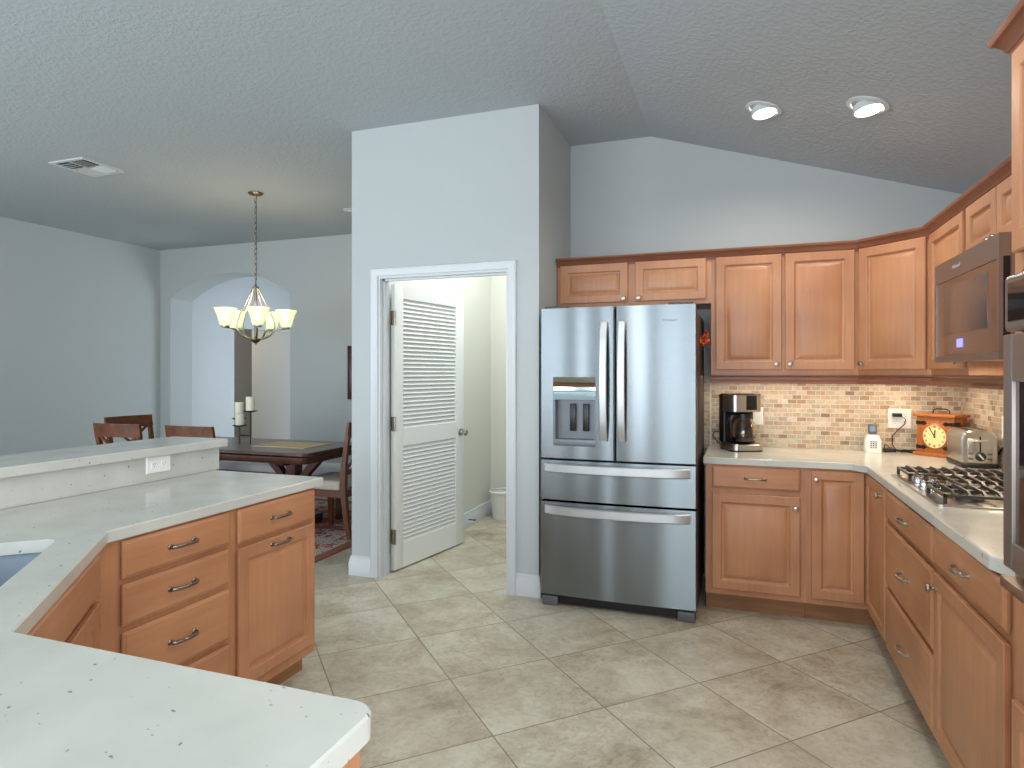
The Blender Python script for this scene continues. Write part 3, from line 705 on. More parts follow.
# orange silk flower on the refrigerator side
t = thing('silk_flower', 'orange silk flower cluster hanging on the side of the refrigerator', 'flower', (-0.2275, 4.07, 1.612)); t.scale = (0.75, 0.75, 0.75)
m = MB(); r2 = random.Random(3)
m2 = MB()
for k in range(46):
    a = r2.uniform(0, 6.28); b_ = r2.uniform(-1.1, 1.3); rr = r2.uniform(0.02, 0.05)
    c = Vector((0.034 + abs(math.cos(b_)) * math.cos(a) * rr * 0.8, math.cos(b_) * math.sin(a) * rr, math.sin(b_) * rr * 1.4))
    mm = m if k % 3 else m2
    mm.M = Matrix.Translation(c) @ Matrix.Rotation(r2.uniform(0, 6), 4, 'Z') @ Matrix.Rotation(r2.uniform(0, 6), 4, 'X')
    mm.lathe([(0.001, 0), (0.008, 0.006), (0.009, 0.014), (0.002, 0.026)], 6, squash=(1, 0.35))
m.build('petals', 'orange', t); m2.build('inner_petals', 'orange_light', t)
m = MB(); m.tube([(0.004, 0, 0.05), (0.012, 0, 0.02), (0.03, 0, 0.0)], 0.003, 6); m.box((0.0, -0.012, 0.04), (0.005, 0.012, 0.06)); m.build('stem', 'dark_iron', t)

# ------------------------------------------------------------------ microwave
t = thing('microwave', 'over-the-range stainless microwave with a lit blue display', 'microwave', (0.83, 3.362, 1.456), -90)
MW, MH = 0.756, 0.432
m = MB(); m.box((0.0, 0.035, 0.012), (MW, XR - 0.83 - 0.003, MH)); m.build('body', 'steel_bronze', t)
m = MB()
ring = [((0.0, 0.0), (MW, 0.026)), ((0.0, MH - 0.085), (MW, MH)), ((0.0, 0.026), (0.014, MH - 0.085)), ((MW - 0.022, 0.026), (MW, MH - 0.085))]
for a, c in ring: m.box((a[0], 0.0, a[1]), (c[0], 0.034, c[1]))
d = m.build('door', 'steel_bronze', t)
m = MB(); m.box((0.014, 0.004, 0.026), (MW - 0.022, 0.033, MH - 0.085)); m.build('door_glass', 'glass_brown', d)
m = MB(); m.box((0.11, 0.0025, 0.115), (MW - 0.115, 0.006, MH - 0.115), 0.001); m.build('window', 'window_mesh', d)
m = MB(); m.box((0.30, 0.001, 0.058), (0.365, 0.0045, 0.092)); m.build('display', 'display_blue', d)
m = MB(); m.box((MW - 0.001, 0.012, 0.03), (MW + 0.0015, 0.032, MH - 0.08)); m.build('side_vent', 'black', t)
m = MB(); m.box((0.05, 0.06, 0.004), (MW - 0.05, 0.40, 0.013)); m.build('filter_panel', 'steel_plain', t)
text_part('logo', 'Whirlpool', 0.024, 'text_silver', d, (0.30, -0.0012, MH - 0.042), (R(90), 0, 0))

# ------------------------------------------------------------------ cooktop
CX0, CX1, CY0, CY1 = 0.69, 1.205, 2.77, 3.56
t = thing('gas_cooktop', 'stainless gas cooktop with black cast-iron grates set into the right countertop', 'cooktop', (CX0, CY0, 0.9145))
w_, l_ = CX1 - CX0, CY1 - CY0
m = MB(); m.prism(fillet([(0, 0, 0.02), (w_, 0, 0.02), (w_, l_, 0.02), (0, l_, 0.02)]), 0, 0.008, ease=0.003); m.build('base_plate', 'steel_plain', t)
def grate(x0, x1, y0, y1, nbar):
    m = MB(); z = 0.044; h = 0.012; bw = 0.012
    for a, c in (((x0, y0), (x1, y0 + bw)), ((x0, y1 - bw), (x1, y1)), ((x0, y0), (x0 + bw, y1)), ((x1 - bw, y0), (x1, y1))): m.box((a[0], a[1], z - h), (c[0], c[1], z), 0.002, 1)
    for i in range(nbar):      # fingers run front to back with raised, sloping ends
        x = x0 + bw + (x1 - x0 - 2 * bw) * (i + 0.5) / nbar; w = 0.0045
        pr_ = [(y0 + 0.002, z - 0.002), (y0 + 0.035, z + 0.012), (y1 - 0.035, z + 0.012), (y1 - 0.002, z - 0.002), (y1 - 0.002, z - 0.012), (y1 - 0.04, z + 0.001), (y0 + 0.04, z + 0.001), (y0 + 0.002, z - 0.012)]
        m.loft([[(xx, y, zz) for y, zz in pr_] for xx in (x - w, x + w)])
    m.box((x0 + bw, (y0 + y1) / 2 - 0.005, z - 0.010), (x1 - bw, (y0 + y1) / 2 + 0.005, z + 0.002), 0.002, 1)
    for x in (x0, x1 - bw):
        for y in (y0, y1 - bw): m.box((x, y, 0.008), (x + bw, y + bw, z - h))
    return m
grate(0.025, w_ - 0.02, 0.015, 0.25, 9).build('grate', 'iron', t)
grate(0.15, w_ - 0.02, 0.258, l_ - 0.258, 7).build('grate', 'iron', t)
grate(0.025, w_ - 0.02, l_ - 0.25, l_ - 0.015, 9).build('grate', 'iron', t)
for bx, by, br_ in ((0.14, 0.13, 0.035), (0.38, 0.13, 0.045), (0.32, l_ / 2, 0.055), (0.14, l_ - 0.13, 0.035), (0.38, l_ - 0.13, 0.045)):
    m = MB(); m.lathe([(br_ + 0.012, 0.008), (br_ + 0.01, 0.018), (br_, 0.02), (br_, 0.03), (br_ - 0.006, 0.033)], 20, Matrix.Translation((bx, by, 0))); m.build('burner', 'iron', t)
for i, (kx, ky) in enumerate(((0.05, 0.285), (0.095, 0.33), (0.05, 0.3825), (0.095, 0.435), (0.05, 0.48))):
    m = MB(); m.lathe([(0.024, 0.008), (0.024, 0.012), (0.019, 0.014), (0.018, 0.036), (0.016, 0.04)], 18, Matrix.Translation((kx, ky, 0))); m.box((kx - 0.02, ky - 0.005, 0.036), (kx + 0.02, ky + 0.005, 0.048), 0.002, 1); m.build('knob', 'chrome', t)

# ------------------------------------------------------------------ counter items
CT = 0.9145
# coffee maker
t = thing('coffee_maker', 'black and stainless drip coffee maker with glass carafe on the back counter', 'coffee maker', (0.0, 4.41, CT), 22)
def rrect(x0, x1, y0, y1, r): return fillet([(x0, y0, r), (x1, y0, r), (x1, y1, r), (x0, y1, r)])
m = MB(); m.prism(rrect(-0.105, 0.105, -0.135, 0.10, 0.05), 0, 0.045, ease=0.004); m.build('base', 'steel_plain', t)
m = MB(); m.prism(rrect(-0.107, 0.107, -0.137, 0.102, 0.05), 0.0, 0.008); m.build('base_trim', 'black', t)
m = MB(); m.prism(rrect(-0.105, 0.105, 0.025, 0.102, 0.02), 0.045, 0.354); m.build('tower', 'black', t)
m = MB(); m.prism(fillet([(-0.105, -0.115, 0.05), (0.105, -0.115, 0.05), (0.105, 0.024, 0), (-0.105, 0.024, 0)]), 0.25, 0.355); hd = m.build('brew_head', 'steel_plain', t)
m = MB(); m.prism(rrect(-0.106, 0.106, -0.117, 0.101, 0.05), 0.355, 0.362, ease=0.003); m.build('lid', 'black', t)
m = MB(); m.box((-0.005, -0.119, 0.262), (0.062, -0.112, 0.352), 0.002); m.build('control_panel', 'black', hd)
cf = MB(); cf.lathe([(0.055, 0.048), (0.075, 0.06), (0.082, 0.11), (0.072, 0.17), (0.052, 0.205), (0.05, 0.222), (0.047, 0.222), (0.049, 0.205), (0.069, 0.168), (0.079, 0.11), (0.072, 0.062), (0.053, 0.052)], 24, Matrix.Translation((0, -0.055, 0))); cr = cf.build('carafe', 'glass', t)
m = MB(); m.lathe([(0.052, 0.053), (0.071, 0.063), (0.0775, 0.095), (0.002, 0.0955)], 24, Matrix.Translation((0, -0.055, 0))); m.build('coffee', 'coffee', cr)
m = MB(); m.lathe([(0.053, 0.205), (0.056, 0.206), (0.056, 0.235), (0.03, 0.243)], 24, Matrix.Translation((0, -0.055, 0))); m.build('carafe_lid', 'black', cr)
m = MB(); m.tube([(-0.05, -0.085, 0.225), (-0.09, -0.105, 0.222), (-0.112, -0.118, 0.195), (-0.112, -0.118, 0.14), (-0.095, -0.108, 0.10), (-0.07, -0.092, 0.088)], [0.009, 0.011, 0.012, 0.012, 0.010, 0.008], 10); m.build('carafe_handle', 'black', cr)
m = MB(Matrix.Rotation(R(-22), 4, 'Z') @ Matrix.Translation((0, -4.41, -CT))); m.tube([(-0.09, 4.45, 1.005), (-0.135, 4.47, 1.02), (-0.165, 4.50, 1.015), (-0.175, 4.54, 0.985), (-0.15, 4.56, 0.955), (-0.125, 4.54, 0.93), (-0.10, 4.52, 0.921)], 0.0035, 6)
m.build('power_cord', 'black', t)

# wall plates
def wall_plate(label, loc, rz, w, h, slots, switch=False, screw=True):
    t = thing('wall_outlet' if not switch else 'light_switch', label, 'outlet' if not switch else 'switch', loc, rz)
    m = MB(); ring_rect(m, -w / 2, w / 2, -h / 2, h / 2, [(0, 0), (0, -0.003), (0.004, -0.006)]); m.build('plate', 'white_plastic', t)
    for sx, sz in slots:
        m = MB(); m.prism(rrect(-0.016, 0.016, -0.0165, 0.0165, 0.006), 0, 0.0015, ease=0.0005)
        for q in m.bm.verts: q.co = Vector((q.co.x + sx, -0.006 - q.co.z, q.co.y + sz))
        so = m.build('socket' if not switch else 'rocker', 'white_plastic', t)
        if not switch:
            m = MB(); m.box((sx - 0.007, -0.0079, sz - 0.001), (sx - 0.005, -0.0073, sz + 0.007)); m.box((sx + 0.005, -0.0079, sz - 0.001), (sx + 0.007, -0.0073, sz + 0.007)); m.box((sx - 0.002, -0.0079, sz - 0.009), (sx + 0.002, -0.0073, sz - 0.006)); m.build('slots', 'ink', so)
    return t
wall_plate('white double outlet plate with a black plug on the mosaic backsplash beside the wooden clock', (0.951, YB - 0.0105, 1.122), 0, 0.128, 0.124, [(-0.028, 0.022), (-0.028, -0.022), (0.03, 0.022), (0.03, -0.022)])
wall_plate('white switch plate on the backsplash just right of the coffee maker', (0.112, YB - 0.0105, 1.12), 0, 0.072, 0.118, [(0, 0)], True)
wall_plate('white plate on the right wall backsplash behind the toaster', (XR - 0.0105, 3.93, 1.13), -90, 0.072, 0.118, [(0, 0)], True)

# cordless phone in its cradle and the adapters next to it
t = thing('phone_cradle', 'white charging cradle of the cordless phone on the counter', 'phone cradle', (0.785, 4.56, CT)); t.scale = (0.78, 0.85, 0.88)
m = MB()
m.loft([[(-0.056, -0.05, 0.0), (0.056, -0.05, 0.0), (0.056, 0.045, 0.0), (-0.056, 0.045, 0.0)], [(-0.056, -0.045, 0.085), (0.056, -0.045, 0.085), (0.05, 0.042, 0.085), (-0.05, 0.042, 0.085)], [(-0.042, -0.038, 0.115), (0.042, -0.038, 0.115), (0.04, 0.038, 0.118), (-0.04, 0.038, 0.118)], [(-0.03, -0.03, 0.122), (0.03, -0.03, 0.122), (0.03, 0.03, 0.124), (-0.03, 0.03, 0.124)]])
m.build('shell', 'white_plastic', t)
m = MB()
for i in range(3):
    for j in range(4): m.box((-0.022 + i * 0.018, -0.0495, 0.03 + j * 0.014), (-0.012 + i * 0.018, -0.046, 0.038 + j * 0.014))
m.build('buttons', 'gray_plastic', t)
t = thing('cordless_phone', 'cordless phone handset with blue-grey screen standing in the white cradle', 'phone', (0.785, 4.556, CT + 0.1095)); t.scale = (0.85, 0.85, 0.88)
m = MB(); m.box((-0.028, -0.014, 0.002), (0.028, 0.014, 0.075), 0.008, 3); m.build('handset', 'gray_plastic', t)
m = MB(); m.box((-0.019, -0.0158, 0.022), (0.019, -0.0135, 0.058), 0.001, 1); m.build('screen', 'screen_blue', t)
m = MB(); m.tube([(0.018, 0.004, 0.07), (0.018, 0.004, 0.082)], 0.005); m.build('antenna', 'gray_plastic', t)
def adapter(label, body, cord):
    t = thing('power_adapter', label, 'adapter', body[0])
    m = MB(); s_ = body[1]; m.box((-s_[0], -s_[1], 0), (s_[0], s_[1], s_[2]), 0.004); m.build('plug', 'black', t)
    m = MB(); L = Vector(body[0]); m.tube([Vector(p) - L for p in cord], 0.003, 6); m.build('cord', 'black', t)
PY = YB - 0.02
adapter('black plug adapter in the white double outlet with its cord hanging to the counter', ((0.93, YB - 0.0385, 1.135), (0.026, 0.018, 0.022)),
        [(0.955, PY - 0.01, 1.14), (0.975, PY - 0.03, 1.12), (0.97, PY - 0.03, 1.09), (0.935, PY - 0.01, 1.05), (0.905, PY - 0.01, 1.01), (0.905, PY - 0.02, 0.96), (0.925, PY - 0.03, 0.921)])
adapter('black power adapter block lying on the counter between the phone and the outlet cord', ((0.885, 4.575, CT), (0.035, 0.018, 0.022)),
        [(0.855, 4.58, 0.93), (0.862, 4.60, 0.96), (0.875, 4.61, 0.955), (0.89, 4.60, 0.938)])
m = MB(); r3 = random.Random(5)
pts = [(0.925 + 0.005 * k + 0.02 * math.sin(k * 1.7), 4.565 + 0.03 * math.cos(k * 1.3), CT + 0.0055 + 0.009 * (0.5 + 0.5 * math.sin(k * 0.9))) for k in range(22)]
m.tube(pts, 0.005, 6); tag(m.build('cable', 'black', loc=(1.02, 4.57, CT)), 'tangle of black cord on the counter left of the wooden clock', 'cord')

# wooden clock, set diagonally in the corner
t = thing('mantel_clock', 'honey wood box clock with iron strap hinges in the counter corner', 'clock', (1.136, 4.472, CT), -45)
cw, cd, chh = 0.108, 0.062, 0.234
m = MB(); m.box((-cw, -cd, 0.018), (cw, cd, chh), 0.002); m.build('case', 'wood_clock', t)
m = MB(); m.box((-cw - 0.016, -cd - 0.018, 0), (cw + 0.016, cd + 0.008, 0.018), 0.004); m.build('base', 'wood_clock', t)
m = MB(); m.box((-cw - 0.016, -cd - 0.018, chh), (cw + 0.016, cd + 0.008, chh + 0.018), 0.004); m.build('top_board', 'wood_clock', t)
m = MB(); m.tube([(-0.05, 0, chh + 0.016), (-0.046, 0, chh + 0.036), (-0.028, 0, chh + 0.046), (0.028, 0, chh + 0.046), (0.046, 0, chh + 0.036), (0.05, 0, chh + 0.016)], 0.004, 8); m.build('handle', 'dark_iron', t)
m = MB(); m.lathe([(0.077, 0), (0.077, 0.006), (0.070, 0.010), (0.069, 0.005)], 36, Matrix.Translation((0, -cd, 0.118)) @ RX90, cap1=False); m.build('bezel', 'wood_clock', t)
m = MB(); m.lathe([(0.070, 0.0), (0.070, 0.004)], 36, Matrix.Translation((0, -cd, 0.118)) @ RX90); fc = m.build('dial', 'dial', t)
m = MB()
for k in range(12):
    a = k * math.pi / 6; m.M = Matrix.Translation((0, -cd - 0.0042, 0.118)) @ Matrix.Rotation(a, 4, 'Y')
    for dx in ((-0.003, 0.003) if k % 3 else (-0.005, 0.0, 0.005)): m.box((dx - 0.0011, -0.0006, 0.050), (dx + 0.0011, 0.0, 0.063))
m.build('numerals', 'ink', fc)
m = MB(); m.M = Matrix.Translation((0, -cd - 0.0052, 0.118)) @ Matrix.Rotation(R(-30), 4, 'Y'); m.box((-0.0026, -0.001, -0.01), (0.0026, 0.0, 0.057)); m.M = Matrix.Translation((0, -cd - 0.0065, 0.118)) @ Matrix.Rotation(R(8), 4, 'Y'); m.box((-0.003, -0.001, -0.008), (0.003, 0, 0.04)); m.build('hands', 'ink', fc)
for sx in (-1, 1):
    for z in (0.05, 0.195):
        m = MB(); y0 = -cd - 0.003
        m.loft([[(sx * (cw - 0.001), y0, z - 0.012), (sx * (cw - 0.001), y0, z + 0.012)], [(sx * (cw - 0.03), y0, z - 0.008), (sx * (cw - 0.03), y0, z + 0.008)], [(sx * (cw - 0.045), y0, z - 0.014), (sx * (cw - 0.045), y0, z + 0.014)], [(sx * (cw - 0.062), y0, z - 0.002), (sx * (cw - 0.062), y0, z + 0.002)]], False, False, False)
        bmesh.ops.solidify(m.bm, geom=list(m.bm.faces), thickness=0.003)
        m.box((sx * cw - (0.0 if sx < 0 else -0.0) - 0.002, y0, z - 0.012), (sx * cw + 0.002, 0.0, z + 0.012)); m.build('strap_hinge', 'dark_iron', t)

# toaster
t = thing('toaster', 'two-slice stainless toaster with its lever end facing out beside the clock', 'toaster', (1.173, 3.93, CT))
tw, tl = 0.083, 0.28
m = MB(); m.box((-tw, 0.004, 0), (tw, tl, 0.028), 0.01); m.build('base', 'black', t)
def tprof(i, zt): return fillet([(-tw + 0.003 + i, 0.026, 0.004), (tw - 0.003 - i, 0.026, 0.004), (tw - 0.003 - i, zt - i, 0.042), (-tw + 0.003 + i, zt - i, 0.042)])
m = MB(); m.loft([[(x, y, z) for x, z in tprof(i, 0.195)] for y, i in ((0.012, 0.006), (0.018, 0.0), (tl - 0.018, 0.0), (tl - 0.01, 0.006))]); m.build('shell', 'steel_plain', t, 30)
m = MB(); m.box((-0.055, 0.006, 0.03), (0.055, 0.014, 0.155), 0.003); fp = m.build('end_panel', 'steel_plain', t)
m = MB(); m.box((-0.003, 0.0045, 0.075), (0.003, 0.0075, 0.165)); m.build('lever_slot', 'black', fp)
m = MB(); m.box((-0.032, -0.02, 0.138), (0.032, 0.006, 0.148), 0.004); m.build('lever', 'steel_plain', fp)
m = MB(); m.lathe([(0.024, 0), (0.023, 0.012), (0.018, 0.014)], 20, Matrix.Translation((0.0, 0.006, 0.062)) @ RX90); kb = m.build('dial_knob', 'black', fp)
m = MB(); m.M = Matrix.Translation((0.0, -0.0085, 0.062)) @ Matrix.Rotation(R(-40), 4, 'Y'); m.box((-0.004, -0.001, -0.017), (0.004, 0.001, 0.017)); m.build('pointer', 'text_silver', kb)
for x in (-0.042, 0.042):
    for z in (0.05, 0.076): m = MB(); m.box((x - 0.011, 0.003, z - 0.005), (x + 0.011, 0.0065, z + 0.005), 0.002, 1); m.build('button', 'gray_plastic', fp)
m = MB(); m.box((-0.045, 0.05, 0.1945), (-0.018, tl - 0.05, 0.1965)); m.box((0.018, 0.05, 0.1945), (0.045, tl - 0.05, 0.1965)); m.build('bread_slots', 'black', t)
m = MB(Matrix.Translation((-1.173, -3.93, -CT))); m.tube([(1.24, 4.20, CT + 0.02), (1.266, 4.12, CT + 0.03), (1.272, 4.02, CT + 0.06), (1.274, 3.95, CT + 0.11), (1.274, 3.91, CT + 0.07), (1.270, 3.89, CT + 0.012), (1.25, 3.87, CT + 0.006)], 0.0045, 6)
m.build('power_cord', 'black', t)

# ------------------------------------------------------------------ peninsula
BX = -2.53
t = thing('sink_base_cabinet', 'maple sink base cabinet set diagonally between the two counters on the left', 'cabinet', (-1.335, 0.815, 0), 131)
m = MB(); m.box((0, 0, 0.1), (0.825, 0.02, 0.8755)); m.box((0, 0.02, 0.1), (0.02, 0.35, 0.8755)); m.box((0.805, 0.02, 0.1), (0.825, 0.35, 0.8755)); m.build('body', 'wood_v', t)
m = MB(); m.box((0.02, 0.07, 0), (0.805, 0.09, 0.1)); m.build('toe_kick', 'toe', t)
drawer_front(t, 0.05, 0.775, 0.735, 0.865, pull=False, name='false_drawer'); door_front(t, 0.05, 0.41, 0.14, 0.715, kn=(0.385, 0.66)); door_front(t, 0.416, 0.775, 0.14, 0.715, kn=(0.44, 0.66))
PD = 0.62
t = thing('drawer_base_cabinet', 'maple drawer cabinet with a stack of four drawers on the left peninsula', 'cabinet', (FACE_P, 1.45, 0), 90)
base_body(t, 0.555, PD)
for a, c in ((0.742, 0.866), (0.588, 0.724), (0.372, 0.568), (0.135, 0.352)): drawer_front(t, 0.075, 0.535, a, c, metal='pewter')
t = thing('base_cabinet', 'maple base cabinet with a pull-handled door at the end of the left peninsula', 'cabinet', (FACE_P, 2.005, 0), 90)
base_body(t, 0.53, PD)
drawer_front(t, 0.025, 0.505, 0.727, 0.866, metal='pewter'); door_front(t, 0.025, 0.505, 0.15, 0.71, pull=(0.265, 0.683), metal='pewter')
t = thing('base_cabinet', 'maple cabinet end under the rounded counter corner in the foreground', 'cabinet', (-0.522, 0.805, 0), 180)
base_body(t, 0.775, 0.6)
door_front(t, 0.02, 0.38, 0.14, 0.866, kn=(0.35, 0.82)); door_front(t, 0.39, 0.755, 0.14, 0.866, kn=(0.42, 0.82))

ctr = fillet([(-0.506, 0.20, 0.02), (-0.506, 0.838, 0.04), (-1.318, 0.838, 0.02), (-1.868, 1.465, 0.03), (-1.868, 2.575, 0.012), (BX + 0.002, 2.575, 0), (BX + 0.002, 0.20, 0)])
# sink hole: parallel to the diagonal
u = Vector((math.cos(R(131)), math.sin(R(131)))); nv = Vector((-math.sin(R(131)), math.cos(R(131))))
S0 = Vector((-1.318, 0.832))
def sk(a, d): p = S0 + u * a + nv * d; return (p.x, p.y)
hole = fillet([(*sk(0.06, 0.115), 0.04), (*sk(0.79, 0.115), 0.04), (*sk(0.79, 0.50), 0.04), (*sk(0.06, 0.50), 0.04)])
m = MB(); m.prism(ctr, 0.877, 0.914, hole=hole, ease=0.004)
tag(m.build('countertop', 'quartz', loc=(-1.9, 1.0, 0.877)), 'speckled white quartz countertop of the left peninsula with the sink cutout', 'countertop')
t = thing('sink', 'stainless undermount sink below the peninsula countertop', 'sink', (*sk(0.425, 0.31), 0.69))
m = MB(); O = Vector(sk(0.425, 0.31))
def ring(d, z): return [(x - O.x, y - O.y, z - 0.69) for x, y in inset(hole, d)]
m.loft([ring(-0.03, 0.876), ring(-0.002, 0.876), ring(0.004, 0.86), ring(0.012, 0.72), ring(0.03, 0.695), ring(0.12, 0.69), ring(0.12, 0.687), ring(0.028, 0.692), ring(0.009, 0.718), ring(0.0, 0.858), ring(-0.005, 0.873), ring(-0.03, 0.873)], False, False)
m.prism([(x, y) for x, y, z in ring(0.12, 0)], -0.003, 0.0); m.build('bowl', 'steel_sink', t)
m = MB(); m.lathe([(0.045, 0.0), (0.045, 0.003), (0.03, 0.0035), (0.028, 0.001)], 20); m.build('drain', 'chrome', t)
# raised bar
struct(MB().box((-2.80, 0.1, 0), (-2.552, 2.590, 1.032)).build('wall_bar', 'wall'))
m = MB(); m.box((-2.551, 0.1, 0.9145), (BX, 2.603, 1.0325)); m.box((-2.80, 2.5905, 0.0), (-2.551, 2.603, 1.0325)); tag(m.build('bar_backsplash', 'quartz', loc=(BX, 1.4, 0.9145)), 'speckled quartz slab between the peninsula counter and the raised bar', 'backsplash')
bt = fillet([(-2.495, 0.1, 0), (-2.495, 2.632, 0.012), (-2.87, 2.632, 0.012), (-2.87, 0.1, 0)])
m = MB(); m.prism(bt, 1.033, 1.07, ease=0.004); tag(m.build('bar_counter', 'quartz', loc=(-2.68, 1.4, 1.033)), 'speckled white quartz raised bar top on the left peninsula', 'bar counter')
wall_plate('white double outlet set sideways in the quartz below the raised bar top', (BX + 0.0005, 2.235, 0.990), 90, 0.13, 0.078, [(-0.026, 0.0), (0.026, 0.0)])

# ------------------------------------------------------------------ dining room
m = MB(); m.box((-5.67, 3.70, 0.0), (-2.97, 6.0, 0.010)); o = m.build('rug', 'rug', loc=(-4.32, 4.85, 0)); tag(o, 'red and cream oriental rug under the dining table', 'rug')
RZ = 0.0105
t = thing('dining_table', 'dark brown trestle dining table below the chandelier', 'table', (-4.30, 4.73, RZ))
tx, ty = 1.005, 0.435; z1 = 0.76 - RZ
def clip(d, c=0.03): x, y = tx - d, ty - d; return [(-x + c, -y), (x - c, -y), (x, -y + c), (x, y - c), (x - c, y), (-x + c, y), (-x, y - c), (-x, -y + c)]
m = MB(); m.loft([[(x, y, z) for x, y in clip(d)] for d, z in ((0.002, z1 - 0.004), (0.004, z1))]); m.build('tabletop', 'wood_top', t)
m = MB(); m.loft([[(x, y, z) for x, y in clip(d)] for d, z in ((0.04, z1 - 0.098), (0.03, z1 - 0.075), (0.03, z1 - 0.045), (0.012, z1 - 0.035), (0.0, z1 - 0.025), (0.0, z1 - 0.0045))]); m.build('apron', 'wood_dark', t)
for sx in (-1, 1):
    x = sx * 0.55
    m = MB(); m.box((x - 0.05, -0.05, 0.09), (x + 0.05, 0.05, z1 - 0.098)); m.box((x - 0.05, -0.36, 0.0), (x + 0.05, 0.36, 0.09), 0.012); m.box((x - 0.045, -0.2, z1 - 0.155), (x + 0.045, 0.2, z1 - 0.098), 0.008)
    for s in (-1, 1):
        m.loft([[(x - 0.035 + s * 0.05, -0.035, 0.42), (x + 0.035 + s * 0.05, -0.035, 0.42), (x + 0.035 + s * 0.05, 0.035, 0.42), (x - 0.035 + s * 0.05, 0.035, 0.42)], [(x - 0.045 + s * 0.27, -0.035, z1 - 0.099), (x + 0.045 + s * 0.27, -0.035, z1 - 0.099), (x + 0.045 + s * 0.27, 0.035, z1 - 0.099), (x - 0.045 + s * 0.27, 0.035, z1 - 0.099)]])
    m.build('trestle', 'wood_dark', t)
m = MB(); m.box((-0.5, -0.03, 0.16), (0.5, 0.03, 0.25)); m.build('stretcher', 'wood_dark', t)

t = thing('bench', 'low bench with pale upholstered seat behind the dining table', 'bench', (-4.35, 5.36, RZ))
m = MB(); m.box((-0.90, -0.18, 0.37), (0.90, 0.18, 0.405)); m.build('seat_frame', 'wood_dark', t)
m = MB(); m.box((-0.90, -0.185, 0.4055), (0.90, 0.185, 0.485), 0.02, 3); m.build('cushion', 'bench_cloth', t)
for x in (-0.74, 0.74):
    for y in (-0.14, 0.14): m = MB(); m.box((x - 0.03, y - 0.03, 0), (x + 0.03, y + 0.03, 0.37)); m.build('leg', 'wood_dark', t)

# chairs: origin between the feet, seat facing +y, back at -y
def make_chair(label, loc, rz, group):
    t = thing('dining_chair', label, 'chair', loc, rz, group)
    def post(s):
        m = MB(); lp = []
        for z, y, w, d in ((0.0, -0.275, 0.017, 0.018), (0.22, -0.235, 0.018, 0.022), (0.44, -0.215, 0.019, 0.026), (0.62, -0.225, 0.018, 0.022), (0.80, -0.25, 0.017, 0.018), (0.89, -0.268, 0.017, 0.016)):
            x = s * (0.205 + 0.01 * z); lp.append([(x - w, y - d, z), (x + w, y - d, z), (x + w, y + d, z), (x - w, y + d, z)])
        m.loft(lp); return m.build('rear_leg', 'wood_chair', t)
    post(-1); post(1)
    for s in (-1, 1):
        m = MB(); lp = [[(s * x - w, 0.20 - w, z), (s * x + w, 0.20 - w, z), (s * x + w, 0.20 + w, z), (s * x - w, 0.20 + w, z)] for z, x, w in ((0, 0.205, 0.019), (0.40, 0.20, 0.026))]; m.loft(lp); m.build('front_leg', 'wood_chair', t)
    m = MB(); m.box((-0.215, 0.188, 0.345), (0.215, 0.215, 0.402)); m.box((-0.215, -0.22, 0.345), (-0.19, 0.2, 0.402)); m.box((0.19, -0.22, 0.345), (0.215, 0.2, 0.402)); m.box((-0.19, -0.225, 0.345), (0.19, -0.195, 0.402)); m.build('seat_frame', 'wood_chair', t)
    m = MB(); m.box((-0.225, -0.185, 0.4025), (0.225, 0.228, 0.487), 0.024, 3); m.build('seat', 'seat_cloth', t)
    def curve(x): return -0.02 * (1 - (x / 0.24) ** 2)
    m = MB(); lp = []
    for k in range(13):
        x = -0.24 + 0.48 * k / 12; c = curve(x)
        lp.append([(x, -0.292 + c, 0.985), (x, -0.270 + c, 0.985), (x, -0.252 + c, 0.875), (x, -0.276 + c, 0.875)])
    m.loft(lp); m.build('top_rail', 'wood_chair', t)
    m = MB(); m.box((-0.2, -0.238, 0.54), (0.2, -0.215, 0.58)); m.build('lower_rail', 'wood_chair', t)
    m = MB()
    for s in (-1, 1):
        lp = []
        for k in range(9):
            q = k / 8; x = s * (-0.195 + 0.39 * q); z = 0.57 + 0.32 * q; y = -0.228 - 0.04 * q + (0.006 * s); dx = 0.016
            lp.append([(x - dx, y - 0.008, z), (x + dx, y - 0.008, z), (x + dx, y + 0.008, z), (x - dx, y + 0.008, z)])
        m.loft(lp)
    m.build('cross_slats', 'wood_chair', t)
    return t
GC = 'dining chairs around the table'
ch = make_chair('brown wooden dining chair with beige seat at the table end beside the pantry wall', (-3.36, 4.81, RZ), 90, GC)
copy_tree(ch, (-4.06, 4.15, RZ), 0, 'brown chair back alone above the bar top, left of the candles', GC)
copy_tree(ch, (-4.82, 4.13, RZ), 3, 'brown chair back at left above the bar top, in front of another chair', GC)
copy_tree(ch, (-5.29, 4.575, RZ), -93, 'brown dining chair at the far left end of the table, partly behind another chair', GC)

m = MB(); m.prism([(x, y) for x, y in ((-0.29, -0.19), (0.29, -0.19), (0.29, 0.19), (-0.29, 0.19))], 0, 0.006); o = m.build('placemat', 'woven'); o.location = (-3.80, 4.76, 0.7605); o.rotation_euler = (0, 0, R(-2)); tag(o, 'tan woven placemat on the dining table', 'placemat')
